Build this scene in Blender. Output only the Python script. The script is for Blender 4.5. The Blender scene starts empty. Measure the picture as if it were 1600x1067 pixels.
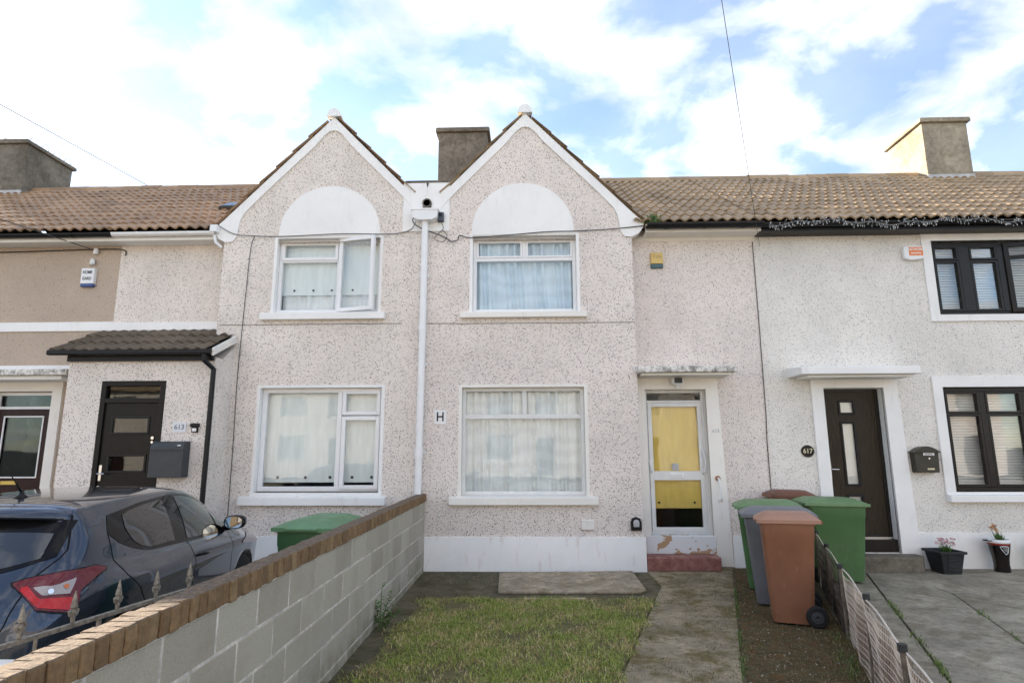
import bpy, bmesh, math, random
import numpy as np
from mathutils import Vector, Matrix
from mathutils.bvhtree import BVHTree

random.seed(7)
rng = np.random.default_rng(7)
SC = bpy.context.scene
COL = SC.collection
R = math.radians

# ------------------------------------------------------------------ camera
cam_d = bpy.data.cameras.new('camera')
cam = bpy.data.objects.new('camera', cam_d)
COL.objects.link(cam)
SC.camera = cam
pitch, yaw, roll = .17806, .031057, -.003247
fw = Vector((-math.sin(yaw) * math.cos(pitch), math.cos(yaw) * math.cos(pitch), math.sin(pitch)))
rt = Vector((math.cos(yaw), math.sin(yaw), 0))
up = rt.cross(fw)
r2 = rt * math.cos(roll) + up * math.sin(roll)
u2 = -rt * math.sin(roll) + up * math.cos(roll)
mw = Matrix((r2, u2, -fw)).transposed().to_4x4()
mw.translation = (0, -8.882, 1.75)
cam.matrix_world = mw
cam_d.sensor_width = 36
cam_d.lens = 36 * 918.5 / 1600
cam_d.clip_start = .05
cam_d.clip_end = 2000

# ------------------------------------------------------------------ sky, sun, exposure
SUN_AZ, SUN_EL = -55.0, 21.5          # degrees; azimuth from +Y towards +X
world = bpy.data.worlds.new('World')
SC.world = world
world.use_nodes = True
nt = world.node_tree
nt.nodes.clear()
def wn(t, **k):
    n = nt.nodes.new(t)
    for a, b in k.items():
        setattr(n, a, b)
    return n
w_out = wn('ShaderNodeOutputWorld')
w_bg = wn('ShaderNodeBackground')
w_sky = wn('ShaderNodeTexSky', sky_type='NISHITA')
w_sky.sun_disc = False
w_sky.sun_elevation = R(SUN_EL)
w_sky.sun_rotation = R(SUN_AZ)
w_sky.air_density = 1.0
w_sky.dust_density = .15
w_sky.ozone_density = 2.5
SKY_STR = .085
w_tc = wn('ShaderNodeTexCoord')
w_sep = wn('ShaderNodeSeparateXYZ')
nt.links.new(w_tc.outputs['Generated'], w_sep.inputs[0])
w_add = wn('ShaderNodeMath', operation='MAXIMUM'); w_add.inputs[1].default_value = 0.0
nt.links.new(w_sep.outputs['Z'], w_add.inputs[0])
w_add2 = wn('ShaderNodeMath', operation='ADD'); w_add2.inputs[1].default_value = .22
nt.links.new(w_add.outputs[0], w_add2.inputs[0])
w_dx = wn('ShaderNodeMath', operation='DIVIDE'); w_dy = wn('ShaderNodeMath', operation='DIVIDE')
nt.links.new(w_sep.outputs['X'], w_dx.inputs[0]); nt.links.new(w_add2.outputs[0], w_dx.inputs[1])
nt.links.new(w_sep.outputs['Y'], w_dy.inputs[0]); nt.links.new(w_add2.outputs[0], w_dy.inputs[1])
w_comb = wn('ShaderNodeCombineXYZ')
nt.links.new(w_dx.outputs[0], w_comb.inputs[0]); nt.links.new(w_dy.outputs[0], w_comb.inputs[1])
w_n1 = wn('ShaderNodeTexNoise'); w_n1.inputs['Scale'].default_value = 4.2
w_n1.inputs['Detail'].default_value = 7; w_n1.inputs['Roughness'].default_value = .55
w_n1.inputs['Distortion'].default_value = .25
w_map = wn('ShaderNodeMapping'); w_map.inputs['Location'].default_value = (5.3, 2.2, 1.4)
nt.links.new(w_comb.outputs[0], w_map.inputs[0]); nt.links.new(w_map.outputs[0], w_n1.inputs['Vector'])
w_r1 = wn('ShaderNodeValToRGB')
w_r1.color_ramp.elements[0].position = .43; w_r1.color_ramp.elements[0].color = (.17, .17, .17, 1)
w_r1.color_ramp.elements[1].position = .70; w_r1.color_ramp.elements[1].color = (1, 1, 1, 1)
nt.links.new(w_n1.outputs['Fac'], w_r1.inputs[0])
# cloud tone: bright tops, slightly grey hollows
w_n2 = wn('ShaderNodeTexNoise'); w_n2.inputs['Scale'].default_value = 3.7; w_n2.inputs['Detail'].default_value = 6
nt.links.new(w_map.outputs[0], w_n2.inputs['Vector'])
w_r2 = wn('ShaderNodeValToRGB')
w_r2.color_ramp.elements[0].position = .30; w_r2.color_ramp.elements[0].color = (.265, .28, .315, 1)
w_r2.color_ramp.elements[1].position = .62; w_r2.color_ramp.elements[1].color = (.52, .51, .50, 1)
nt.links.new(w_n2.outputs['Fac'], w_r2.inputs[0])
w_mul = wn('ShaderNodeVectorMath', operation='SCALE'); w_mul.inputs['Scale'].default_value = SKY_STR
nt.links.new(w_sky.outputs[0], w_mul.inputs[0])
w_mix = wn('ShaderNodeMix', data_type='RGBA')
nt.links.new(w_r1.outputs[0], w_mix.inputs['Factor'])
nt.links.new(w_mul.outputs[0], w_mix.inputs['A']); nt.links.new(w_r2.outputs[0], w_mix.inputs['B'])
nt.links.new(w_mix.outputs['Result'], w_bg.inputs['Color'])
w_bg.inputs['Strength'].default_value = 1.0
nt.links.new(w_bg.outputs[0], w_out.inputs[0])

sun_d = bpy.data.lights.new('sun', 'SUN')
sun_d.energy = 5.0
sun_d.angle = R(.6)
sun_d.color = (1, .86, .68)
sun = bpy.data.objects.new('sun', sun_d)
COL.objects.link(sun)
sdir = Vector((math.sin(R(SUN_AZ)) * math.cos(R(SUN_EL)), math.cos(R(SUN_AZ)) * math.cos(R(SUN_EL)), math.sin(R(SUN_EL))))
sun.rotation_euler = sdir.to_track_quat('Z', 'Y').to_euler()
sun.location = sdir * 60

SC.view_settings.view_transform = 'Standard'
SC.view_settings.look = 'None'
SC.view_settings.gamma = 1
SC.view_settings.use_curve_mapping = False
SC.view_settings.exposure = 2.0
SC.render.engine = 'CYCLES'
SC.cycles.max_bounces = 6
SC.cycles.glossy_bounces = 3
SC.cycles.transparent_max_bounces = 12

# ------------------------------------------------------------------ helpers
class MB:
    """collects verts and faces; build() links them as ONE mesh object"""
    def __init__(s):
        s.v = []; s.f = []
    def add(s, vs, fs):
        o = len(s.v)
        s.v += [tuple(p) for p in vs]
        s.f += [tuple(i + o for i in q) for q in fs]
        return s
    def box(s, x0, x1, y0, y1, z0, z1):
        return s.add([(x0, y0, z0), (x1, y0, z0), (x1, y1, z0), (x0, y1, z0), (x0, y0, z1), (x1, y0, z1), (x1, y1, z1), (x0, y1, z1)],
                     [(0, 3, 2, 1), (4, 5, 6, 7), (0, 1, 5, 4), (1, 2, 6, 5), (2, 3, 7, 6), (3, 0, 4, 7)])
    def prism(s, pts, a0, a1, axis='y'):
        """polygon pts extruded between a0 and a1 along an axis; 'y': pts are (x,z), 'z': (x,y), 'x': (y,z)"""
        n = len(pts)
        def P(p, a):
            return (p[0], a, p[1]) if axis == 'y' else ((p[0], p[1], a) if axis == 'z' else (a, p[0], p[1]))
        vs = [P(p, a0) for p in pts] + [P(p, a1) for p in pts]
        fs = [tuple(range(n)), tuple(range(2 * n - 1, n - 1, -1))]
        fs += [(i, i + n, (i + 1) % n + n, (i + 1) % n) for i in range(n)]
        return s.add(vs, fs)
    def tube(s, pts, r, n=8, cap=True):
        pts = [Vector(p) for p in pts]
        rs = r if isinstance(r, (list, tuple)) else [r] * len(pts)
        vs = []; fs = []
        prev = None
        for i, p in enumerate(pts):
            t = (pts[min(i + 1, len(pts) - 1)] - pts[max(i - 1, 0)]).normalized()
            if prev is None:
                a = Vector((0, 0, 1)) if abs(t.z) < .9 else Vector((1, 0, 0))
                u = t.cross(a).normalized()
            else:
                u = (prev - t * prev.dot(t)).normalized()
            prev = u
            w = t.cross(u)
            for k in range(n):
                q = 2 * math.pi * k / n
                vs.append(p + (u * math.cos(q) + w * math.sin(q)) * rs[i])
        for i in range(len(pts) - 1):
            for k in range(n):
                fs.append((i * n + k, i * n + (k + 1) % n, (i + 1) * n + (k + 1) % n, (i + 1) * n + k))
        if cap:
            fs.append(tuple(range(n - 1, -1, -1)))
            fs.append(tuple(range((len(pts) - 1) * n, len(pts) * n)))
        return s.add(vs, fs)
    def lathe(s, prof, c=(0, 0, 0), n=20, axis='z'):
        vs = []; fs = []
        for r, h in prof:
            for k in range(n):
                q = 2 * math.pi * k / n
                a, b = r * math.cos(q), r * math.sin(q)
                vs.append((c[0] + a, c[1] + b, c[2] + h) if axis == 'z' else ((c[0] + a, c[1] + h, c[2] + b) if axis == 'y' else (c[0] + h, c[1] + a, c[2] + b)))
        for i in range(len(prof) - 1):
            for k in range(n):
                fs.append((i * n + k, i * n + (k + 1) % n, (i + 1) * n + (k + 1) % n, (i + 1) * n + k))
        fs.append(tuple(range(n))); fs.append(tuple(range((len(prof) - 1) * n, len(prof) * n)))
        return s.add(vs, fs)
    def grid(s, P):
        """P: list of rows of points"""
        m, n = len(P), len(P[0])
        return s.add([p for row in P for p in row], [(i * n + j, i * n + j + 1, (i + 1) * n + j + 1, (i + 1) * n + j) for i in range(m - 1) for j in range(n - 1)])
    def mesh(s, name, fix=True):
        me = bpy.data.meshes.new(name)
        me.from_pydata(s.v, [], s.f)
        if fix:
            bm = bmesh.new(); bm.from_mesh(me)
            bmesh.ops.recalc_face_normals(bm, faces=bm.faces)
            bm.to_mesh(me); bm.free()
        me.update()
        return me
    def build(s, name, mat, parent=None, smooth=False, bevel=0, fix=True):
        return mesh_obj(name, s.mesh(name, fix), mat, parent, smooth, bevel)

def mesh_obj(name, me, mat, parent=None, smooth=False, bevel=0):
    if mat is not None and not me.materials:
        me.materials.append(mat)
    o = bpy.data.objects.new(name, me)
    COL.objects.link(o)
    if smooth:
        me.polygons.foreach_set('use_smooth', [True] * len(me.polygons))
    if bevel:
        m = o.modifiers.new('bevel', 'BEVEL'); m.width = bevel; m.segments = 2; m.limit_method = 'ANGLE'; m.angle_limit = R(40)
    if parent is not None:
        o.parent = parent
        if parent.get('root_world'):
            o.location = -parent.location
    return o

def root(name, label, cat, loc=(0, 0, 0), rz=0, group=None, worldcoords=False):
    o = bpy.data.objects.new(name, None)
    o.empty_display_size = .2
    COL.objects.link(o)
    o.location = loc; o.rotation_euler = (0, 0, rz)
    o['label'] = label; o['category'] = cat
    if group: o['group'] = group
    if worldcoords: o['root_world'] = 1
    return o

def tag(o, label, cat, group=None):
    o['label'] = label; o['category'] = cat
    if group: o['group'] = group
    return o

def struct(o):
    o['kind'] = 'structure'
    return o

def copy_tree(o, parent=None):
    c = o.copy(); COL.objects.link(c); c.parent = parent
    for ch in list(o.children):
        copy_tree(ch, c)
    return c

def text_mesh(body, size, depth=.001, spacing=1.0):
    cu = bpy.data.curves.new('lettering', 'FONT')
    cu.body = body; cu.size = size; cu.extrude = depth; cu.align_x = 'CENTER'; cu.align_y = 'CENTER'; cu.space_character = spacing
    cu.resolution_u = 3; cu.offset = size * .018
    t = bpy.data.objects.new('tmp_text', cu); COL.objects.link(t)
    dg = bpy.context.evaluated_depsgraph_get()
    me = bpy.data.meshes.new_from_object(t.evaluated_get(dg))
    bpy.data.objects.remove(t)
    me.transform(Matrix.Rotation(R(90), 4, 'X'))
    return me

def lettering(body, size, loc, mat, parent, bold=0, spacing=1.0, sx=1.0):
    me = text_mesh(body, size, spacing=spacing)
    me.materials.clear(); me.materials.append(mat)
    me.transform(Matrix.Diagonal((sx, 1, 1, 1)))
    me.transform(Matrix.Translation(loc))
    o = mesh_obj('lettering', me, mat, parent)
    return o

# ------------------------------------------------------------------ materials
class NT:
    def __init__(s, name):
        s.m = bpy.data.materials.new(name); s.m.use_nodes = True
        s.t = s.m.node_tree; s.b = s.t.nodes['Principled BSDF']; s.o = s.t.nodes['Material Output']
        s._co = None
    def n(s, t, **k):
        x = s.t.nodes.new(t)
        for a, b in k.items():
            setattr(x, a, b)
        return x
    def l(s, a, b): s.t.links.new(a, b)
    def co(s):
        """world-space position: continuous over neighbouring pieces"""
        if s._co is None:
            s._co = s.n('ShaderNodeNewGeometry').outputs['Position']
        return s._co
    def obj(s):
        return s.n('ShaderNodeTexCoord').outputs['Object']
    def noise(s, scale, detail=4, rough=.55, vec=None, dist=0, stretch=None):
        v = vec or s.co()
        if stretch:
            m = s.n('ShaderNodeMapping'); m.inputs['Scale'].default_value = stretch; s.l(v, m.inputs[0]); v = m.outputs[0]
        x = s.n('ShaderNodeTexNoise')
        x.inputs['Scale'].default_value = scale; x.inputs['Detail'].default_value = detail
        x.inputs['Roughness'].default_value = rough; x.inputs['Distortion'].default_value = dist
        s.l(v, x.inputs['Vector']); return x.outputs['Fac']
    def ramp(s, fac, stops, interp='LINEAR'):
        x = s.n('ShaderNodeValToRGB'); cr = x.color_ramp; cr.interpolation = interp
        while len(cr.elements) < len(stops): cr.elements.new(.5)
        for e, (p, c) in zip(cr.elements, stops):
            e.position = p; e.color = (*c, 1) if not isinstance(c, (int, float)) else (c, c, c, 1)
        s.l(fac, x.inputs[0]); return x.outputs[0]
    def mix(s, f, a, b, mode='MIX'):
        x = s.n('ShaderNodeMix', data_type='RGBA', blend_type=mode)
        for inp, v in (('Factor', f), ('A', a), ('B', b)):
            i = x.inputs[inp] if inp == 'Factor' else [q for q in x.inputs if q.name == inp and q.type == 'RGBA'][0]
            if hasattr(v, 'links'): s.l(v, i)
            elif isinstance(v, (int, float)) and inp == 'Factor': i.default_value = v
            else: i.default_value = (*v, 1)
        return [q for q in x.outputs if q.type == 'RGBA'][0]
    def math(s, op, a, b=0, clamp=False):
        x = s.n('ShaderNodeMath', operation=op); x.use_clamp = clamp
        for i, v in ((0, a), (1, b)):
            if hasattr(v, 'links'): s.l(v, x.inputs[i])
            else: x.inputs[i].default_value = v
        return x.outputs[0]
    def bump(s, h, strength=.3, dist=.01):
        x = s.n('ShaderNodeBump'); x.inputs['Strength'].default_value = strength; x.inputs['Distance'].default_value = dist
        s.l(h, x.inputs['Height']); s.l(x.outputs[0], s.b.inputs['Normal'])
    def col(s, c):
        if hasattr(c, 'links'): s.l(c, s.b.inputs['Base Color'])
        else: s.b.inputs['Base Color'].default_value = (*c, 1)
        return s
    def set(s, **k):
        for a, v in k.items():
            i = s.b.inputs[a.replace('_', ' ')]
            if hasattr(v, 'links'): s.l(v, i)
            else: i.default_value = v
        return s

def plain(name, c, rough=.5, var=.12, scale=6, metallic=0, bump=0, bscale=60, coat=0):
    t = NT(name)
    n = t.noise(scale, 5)
    dark = tuple(x * (1 - var) for x in c); lite = tuple(min(1, x * (1 + var)) for x in c)
    t.col(t.ramp(n, [(.3, dark), (.7, lite)]))
    t.set(Roughness=rough, Metallic=metallic, Coat_Weight=coat)
    if max(c) < .08: t.b.inputs['Specular IOR Level'].default_value = .22
    if bump:
        t.bump(t.noise(bscale, 3), bump, .004)
    return t.m

def pebbledash(name, base, flecks, dens=.42, scale=56, soil=(.5, .44, .36), relief=.8):
    t = NT(name)
    p = t.co()
    jit = t.n('ShaderNodeTexNoise'); jit.inputs['Scale'].default_value = 60; jit.inputs['Detail'].default_value = 1
    t.l(p, jit.inputs['Vector'])
    va = t.n('ShaderNodeVectorMath', operation='MULTIPLY_ADD'); va.inputs[1].default_value = (.018, .018, .018)
    t.l(jit.outputs['Color'], va.inputs[0]); t.l(p, va.inputs[2])
    vo = t.n('ShaderNodeTexVoronoi'); vo.inputs['Scale'].default_value = scale
    t.l(va.outputs[0], vo.inputs['Vector'])
    sep = t.n('ShaderNodeSeparateColor'); t.l(vo.outputs['Color'], sep.inputs[0])
    dn = t.ramp(t.noise(1.7, 4, .65), [(.3, dens * .78), (.7, dens * 1.22)])
    pick = t.math('LESS_THAN', sep.outputs[0], dn)
    rad = t.math('MULTIPLY_ADD', sep.outputs[1], .28); t.t.nodes[-1].inputs[2].default_value = .20
    near = t.math('LESS_THAN', vo.outputs['Distance'], rad)
    m = t.math('MULTIPLY', pick, near)
    fl = t.ramp(sep.outputs[2], [(0, flecks[0]), (.35, flecks[1]), (.7, flecks[2]), (1, flecks[3])], 'CONSTANT')
    big = t.noise(.9, 3, .62)
    b2 = t.ramp(big, [(.3, tuple(x * .86 for x in base)), (.62, base)])
    fine = t.noise(95, 2)
    b3 = t.mix(.5, b2, t.ramp(fine, [(.3, .80), (.6, 1.0)]), 'MULTIPLY')
    streak = t.noise(2.2, 3, .6, stretch=(3.0, 3.0, .35))
    b4 = t.mix(t.ramp(streak, [(.57, 0.0), (.82, .28)]), b3, soil)
    c = t.mix(m, b4, fl)
    t.col(c); t.set(Roughness=.93)
    t.b.inputs['Specular IOR Level'].default_value = .2
    vo2 = t.n('ShaderNodeTexVoronoi'); vo2.inputs['Scale'].default_value = scale * 1.15; t.l(va.outputs[0], vo2.inputs['Vector'])
    h = t.math('SUBTRACT', .6, vo2.outputs['Distance'])
    t.bump(h, relief, .012)
    return t.m

M = {}
M['dash'] = pebbledash('pebbledash_cream', (.90, .815, .755), [(.085, .06, .05), (.17, .12, .095), (.34, .26, .21), (.06, .055, .055)], .44)
M['dash613'] = pebbledash('pebbledash_pale', (.90, .82, .75), [(.10, .065, .055), (.18, .125, .105), (.34, .26, .22), (.07, .06, .06)], .42)
M['dash617'] = pebbledash('pebbledash_white', (.90, .86, .80), [(.20, .18, .17), (.34, .31, .29), (.48, .44, .41), (.16, .15, .15)], .42, soil=(.62, .58, .5))
M['tan'] = pebbledash('roughcast_tan', (.57, .46, .365), [(.30, .235, .185), (.40, .32, .25), (.48, .39, .31), (.26, .21, .17)], .3, scale=55, soil=(.38, .3, .23))

def whitepaint(name, c=(.80, .80, .785), dirt=(.45, .42, .36), amt=.35, rough=.6):
    t = NT(name)
    n = t.noise(1.6, 7, .65)
    s = t.noise(5, 5, .6, stretch=(2.5, 2.5, .5))
    a = t.ramp(n, [(.3, tuple(x * .92 for x in c)), (.62, c)])
    f = t.ramp(s, [(.58, 0.0), (.86, amt)])
    t.col(t.mix(f, a, dirt)); t.set(Roughness=rough)
    t.bump(t.noise(45, 4), .18, .006)
    return t.m
M['white'] = whitepaint('white_masonry_paint', (.86, .85, .83))
M['offwhite'] = whitepaint('cream_masonry_paint', (.83, .80, .745), (.42, .38, .3), .45)
M['plinth'] = whitepaint('plinth_paint', (.93, .93, .915), (.5, .34, .28), .55)
M['upvc'] = plain('white_upvc', (.80, .80, .80), .35, .03)
M['alu'] = plain('painted_aluminium', (.70, .70, .69), .4, .06)
M['black'] = plain('black_plastic', (.011, .011, .012), .35, .2)
M['rubber'] = plain('rubber', (.02, .02, .02), .7, .2)
M['bark'] = plain('dark_brown_upvc', (.017, .014, .012), .3, .2)
M['steel'] = plain('polished_steel', (.6, .6, .6), .25, .05, metallic=1)
M['void'] = plain('dark_interior', (.05, .047, .043), .9)
M['cable'] = plain('grey_cable', (.06, .06, .06), .6)
M['lead'] = plain('lead_flashing', (.45, .45, .45), .6, .2)

def woodgrain(name, a, b, rough=.45):
    t = NT(name)
    g = t.noise(9, 6, .6, stretch=(9, 9, .55), dist=.6)
    t.col(t.ramp(g, [(.3, a), (.7, b)])); t.set(Roughness=rough)
    t.b.inputs['Specular IOR Level'].default_value = .18
    t.bump(g, .15, .003)
    return t.m
M['door617'] = woodgrain('woodgrain_brown', (.017, .012, .007), (.047, .034, .021))
M['door613'] = woodgrain('woodgrain_black', (.005, .005, .005), (.011, .010, .010), .3)
M['burgundy'] = plain('burgundy_paint', (.024, .007, .008), .3, .2)

def tilemat(name, c, moss=(.16, .15, .09), amt=.4):
    t = NT(name)
    oi = t.n('ShaderNodeObjectInfo')
    v = t.ramp(oi.outputs['Random'], [(0, tuple(x * .78 for x in c)), (.5, c), (1, tuple(x * 1.22 for x in c))])
    n = t.noise(7, 6, .65)
    v = t.mix(.55, v, t.ramp(n, [(.3, .55), (.7, 1.0)]), 'MULTIPLY')
    v = t.mix(t.ramp(t.noise(3.1, 6, .7), [(.55, 0.0), (.75, amt)]), v, moss)
    t.col(v); t.set(Roughness=.62)
    t.bump(t.noise(120, 3), .25, .004)
    return t.m
M['tile'] = tilemat('roof_tile_brown', (.40, .28, .165))
M['tileL'] = tilemat('roof_tile_umber', (.36, .225, .13))
M['tileP'] = tilemat('roof_tile_mossy', (.13, .098, .066), (.20, .18, .13), .6)

def concrete(name, c, stain, amt=.6, speck=.5, s=1.3, rough=.9, bump=.4):
    t = NT(name)
    n = t.noise(s * 1.3, 6, .74)
    a = t.ramp(n, [(.34, tuple(x * .62 for x in c)), (.64, tuple(x * 1.25 for x in c))])
    a = t.mix(t.ramp(t.noise(s * 2.3, 6, .74), [(.48, 0.0), (.60, amt)]), a, stain)
    a = t.mix(.55, a, t.ramp(t.noise(15, 5, .75), [(.36, .55), (.58, 1.08)]), 'MULTIPLY')
    f = t.noise(85, 3, .7)
    a = t.mix(speck, a, t.ramp(f, [(.3, .4), (.7, 1.0)]), 'MULTIPLY')
    t.col(a); t.set(Roughness=rough)
    t.b.inputs['Specular IOR Level'].default_value = .25
    t.bump(t.noise(60, 5, .7), bump, .008)
    return t.m
M['path'] = concrete('path_concrete', (.34, .28, .19), (.15, .118, .04), .85)
M['drive'] = concrete('drive_concrete', (.38, .34, .265), (.21, .18, .115), .7)
M['yard'] = concrete('yard_concrete', (.145, .125, .08), (.075, .07, .028), .8)
M['slab'] = concrete('slab_concrete', (.46, .385, .28), (.24, .185, .105), .6)
M['soil'] = concrete('mossy_soil', (.105, .085, .04), (.145, .07, .022), .8, s=4.5, bump=.9)
M['earth'] = concrete('lawn_earth', (.15, .135, .06), (.20, .155, .08), .6, s=4.0, bump=.9)
M['roadc'] = concrete('road_concrete', (.36, .34, .30), (.26, .24, .21), .4)
M['asphalt'] = concrete('asphalt', (.055, .055, .055), (.04, .04, .04), .4)
M['stepc'] = concrete('step_concrete', (.20, .175, .14), (.12, .09, .06), .5)
M['chim'] = concrete('chimney_render', (.21, .185, .15), (.12, .10, .075), .6, speck=.25, s=1.1)
M['chimR'] = concrete('chimney_render_pale', (.36, .31, .235), (.24, .20, .14), .5, speck=.2, s=.9)
M['joint'] = plain('dark_joint', (.06, .05, .035), .95, .3, 12)

def blockmat():
    t = NT('concrete_block')
    oi = t.n('ShaderNodeObjectInfo')
    v = t.ramp(oi.outputs['Random'], [(0, (.36, .325, .265)), (.5, (.42, .38, .31)), (1, (.47, .43, .36))])
    v = t.mix(.6, v, t.ramp(t.noise(130, 3, .7), [(.3, .62), (.6, 1.0)]), 'MULTIPLY')
    v = t.mix(t.ramp(t.noise(2.5, 6, .65), [(.5, 0.0), (.75, .45)]), v, (.22, .19, .13))
    sz = t.n('ShaderNodeSeparateXYZ'); t.l(t.co(), sz.inputs[0])
    lowz = t.math('SUBTRACT', 1.0, t.math('MULTIPLY', sz.outputs['Z'], 3.2), True)
    v = t.mix(t.math('MULTIPLY', lowz, t.ramp(t.noise(7, 5, .7), [(.35, 0.0), (.65, .9)])), v, (.13, .125, .06))
    t.col(v); t.set(Roughness=.95); t.bump(t.noise(110, 3, .7), .5, .006)
    return t.m
M['block'] = blockmat()
M['mortar'] = concrete('mortar', (.68, .63, .57), (.5, .46, .4), .4, speck=.2, s=4)
def brickmat():
    t = NT('cap_brick')
    oi = t.n('ShaderNodeObjectInfo')
    v = t.ramp(oi.outputs['Random'], [(0, (.18, .11, .055)), (.3, (.235, .14, .068)), (.6, (.285, .18, .088)), (.85, (.21, .125, .06)), (1, (.32, .215, .11))])
    v = t.mix(.65, v, t.ramp(t.noise(38, 5, .7), [(.3, .35), (.65, 1.0)]), 'MULTIPLY')
    g = t.n('ShaderNodeNewGeometry'); sx = t.n('ShaderNodeSeparateXYZ'); t.l(g.outputs['Normal'], sx.inputs[0])
    lich = t.math('MULTIPLY', t.ramp(sx.outputs['Z'], [(.5, 0.0), (.85, 1.0)]), t.ramp(t.noise(14, 4, .75), [(.3, .72), (.5, 1.0)]))
    v = t.mix(lich, v, t.ramp(t.noise(55, 4, .7), [(.34, (.055, .040, .030)), (.66, (.21, .155, .11))]))
    t.col(v); t.set(Roughness=.95); t.bump(t.noise(70, 5, .7), .7, .008)
    return t.m
M['brick'] = brickmat()

def glassmat(name, tint=(.985, .99, .985), base=.0, power=1.0):
    t = NT(name)
    lw = t.n('ShaderNodeFresnel'); lw.inputs['IOR'].default_value = 1.52
    f = t.math('MULTIPLY_ADD', lw.outputs[0], power); t.t.nodes[-1].inputs[2].default_value = base
    f = t.math('MINIMUM', f, 1.0)
    tr = t.n('ShaderNodeBsdfTransparent'); tr.inputs[0].default_value = (*tint, 1)
    gl = t.n('ShaderNodeBsdfGlossy'); gl.inputs['Roughness'].default_value = .015; gl.inputs['Color'].default_value = (.95, .97, 1, 1)
    bp = t.n('ShaderNodeBump'); bp.inputs['Strength'].default_value = .04; bp.inputs['Distance'].default_value = .02
    t.l(t.noise(2.2, 2), bp.inputs['Height']); t.l(bp.outputs[0], gl.inputs['Normal'])
    mx = t.n('ShaderNodeMixShader'); t.l(f, mx.inputs[0]); t.l(tr.outputs[0], mx.inputs[1]); t.l(gl.outputs[0], mx.inputs[2])
    t.l(mx.outputs[0], t.o.inputs['Surface'])
    return t.m
M['glass'] = glassmat('window_glass', base=.0, power=.62)
M['glassdark'] = glassmat('door_glass', (.4, .44, .42), .0, .8)
M['carglass'] = glassmat('tinted_car_glass', (.25, .30, .29), .06)

def cloth(name, c, rough=.9, trans=.35):
    t = NT(name)
    v = t.ramp(t.noise(14, 4, .6, stretch=(1, 1, .15)), [(.3, tuple(x * .86 for x in c)), (.7, c)])
    t.col(v); t.set(Roughness=rough)
    t.b.inputs['Subsurface Weight'].default_value = 0
    return t
def lace(name, c):
    t = cloth(name, c)
    w = t.n('ShaderNodeTexWave'); w.inputs['Scale'].default_value = 1.3; w.inputs['Distortion'].default_value = 9; w.inputs['Detail'].default_value = 3
    w.wave_type = 'BANDS'; w.bands_direction = 'Z'
    t.l(t.co(), w.inputs['Vector'])
    base = t.b.inputs['Base Color'].links[0].from_socket
    t.col(t.mix(.35, base, t.ramp(w.outputs['Fac'], [(.2, .8), (.7, 1.0)]), 'MULTIPLY'))
    return t.m
M['lace'] = lace('lace_curtain_blue', (.76, .89, .98))
M['laceg'] = lace('lace_curtain_white', (.90, .95, .96))
M['blind'] = cloth('roller_blind_white', (.88, .95, .94)).m
M['blindy'] = cloth('roller_blind_yellow', (.80, .60, .16)).m
M['slatw'] = plain('blind_slat', (.72, .72, .68), .5, .05)

def foliage(name, a, b, c):
    t = NT(name)
    g = t.n('ShaderNodeNewGeometry')
    v = t.ramp(g.outputs['Random Per Island'], [(0, a), (.5, b), (1, c)])
    t.col(v); t.set(Roughness=.6)
    return t.m
def grassmat():
    t = NT('grass')
    g = t.n('ShaderNodeNewGeometry')
    green = t.ramp(g.outputs['Random Per Island'], [(0, (.14, .20, .028)), (.5, (.27, .34, .055)), (1, (.44, .47, .11))])
    straw = t.ramp(g.outputs['Random Per Island'], [(0, (.32, .22, .09)), (.5, (.52, .40, .18)), (1, (.70, .57, .32))])
    f = t.ramp(t.noise(3.2, 4, .65), [(.43, .06), (.66, .80)])
    f2 = t.math('GREATER_THAN', f, t.n('ShaderNodeObjectInfo').outputs['Random'])
    rnd = t.n('ShaderNodeTexWhiteNoise', noise_dimensions='1D'); t.l(g.outputs['Random Per Island'], rnd.inputs['W'])
    f3 = t.math('LESS_THAN', rnd.outputs['Value'], f)
    t.col(t.mix(f3, green, straw)); t.set(Roughness=.65)
    return t.m
M['grass'] = grassmat()
M['leaf'] = foliage('leaf_green', (.03, .085, .015), (.06, .15, .03), (.11, .21, .05))
M['petalp'] = foliage('petal_pink', (.35, .12, .16), (.55, .28, .30), (.7, .5, .45))
M['petalo'] = foliage('petal_orange', (.45, .16, .05), (.6, .3, .12), (.7, .45, .25))
M['stem'] = plain('stem', (.09, .12, .04), .7)

# ------------------------------------------------------------------ ground
def sheet(name, pts, z, mat, thick=.06):
    mb = MB().prism(pts, z - thick, z, 'z')
    return mb.build(name, mat)
g = MB().add([(-400, -400, -.10), (400, -400, -.10), (400, 400, -.10), (-400, 400, -.10)], [(0, 1, 2, 3)]).build('ground', M['asphalt'])
struct(g)
struct(sheet('yard', [(-1.6, -8.6), (.88, -8.6), (4.05, .2), (4.05, .32), (-1.6, .32)], 0.0, M['yard'], .095))
struct(sheet('left_driveway', [(-12, -9.2), (-1.61, -9.2), (-1.61, .4), (-12, .4)], -.035, M['drive'], .06))
# path: left edge (1.505,-1.362)-(0.661,-4.044), right edge (2.511,-1.055)-(1.583,-3.998)
def pl(y): return 1.505 + (y + 1.362) * .315
def pr(y): return 2.511 + (y + 1.055) * .3153
path = struct(MB().prism([(pl(-7) , -7), (pr(-7), -7), (pr(.28), .28), (pr(.28) - .9, .28), (1.64, 0.28), (1.64, -.95), (pl(-1.36), -1.36)], -.05, .012, 'z').build('path', M['path']))
struct(MB().prism([(pr(-7) + .03, -7), (pr(-7) + 1.0, -7), (pr(.25) + 1.0, .25), (pr(.25) + .03, .25)], -.05, .008, 'z').build('soil_strip', M['soil']))
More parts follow.
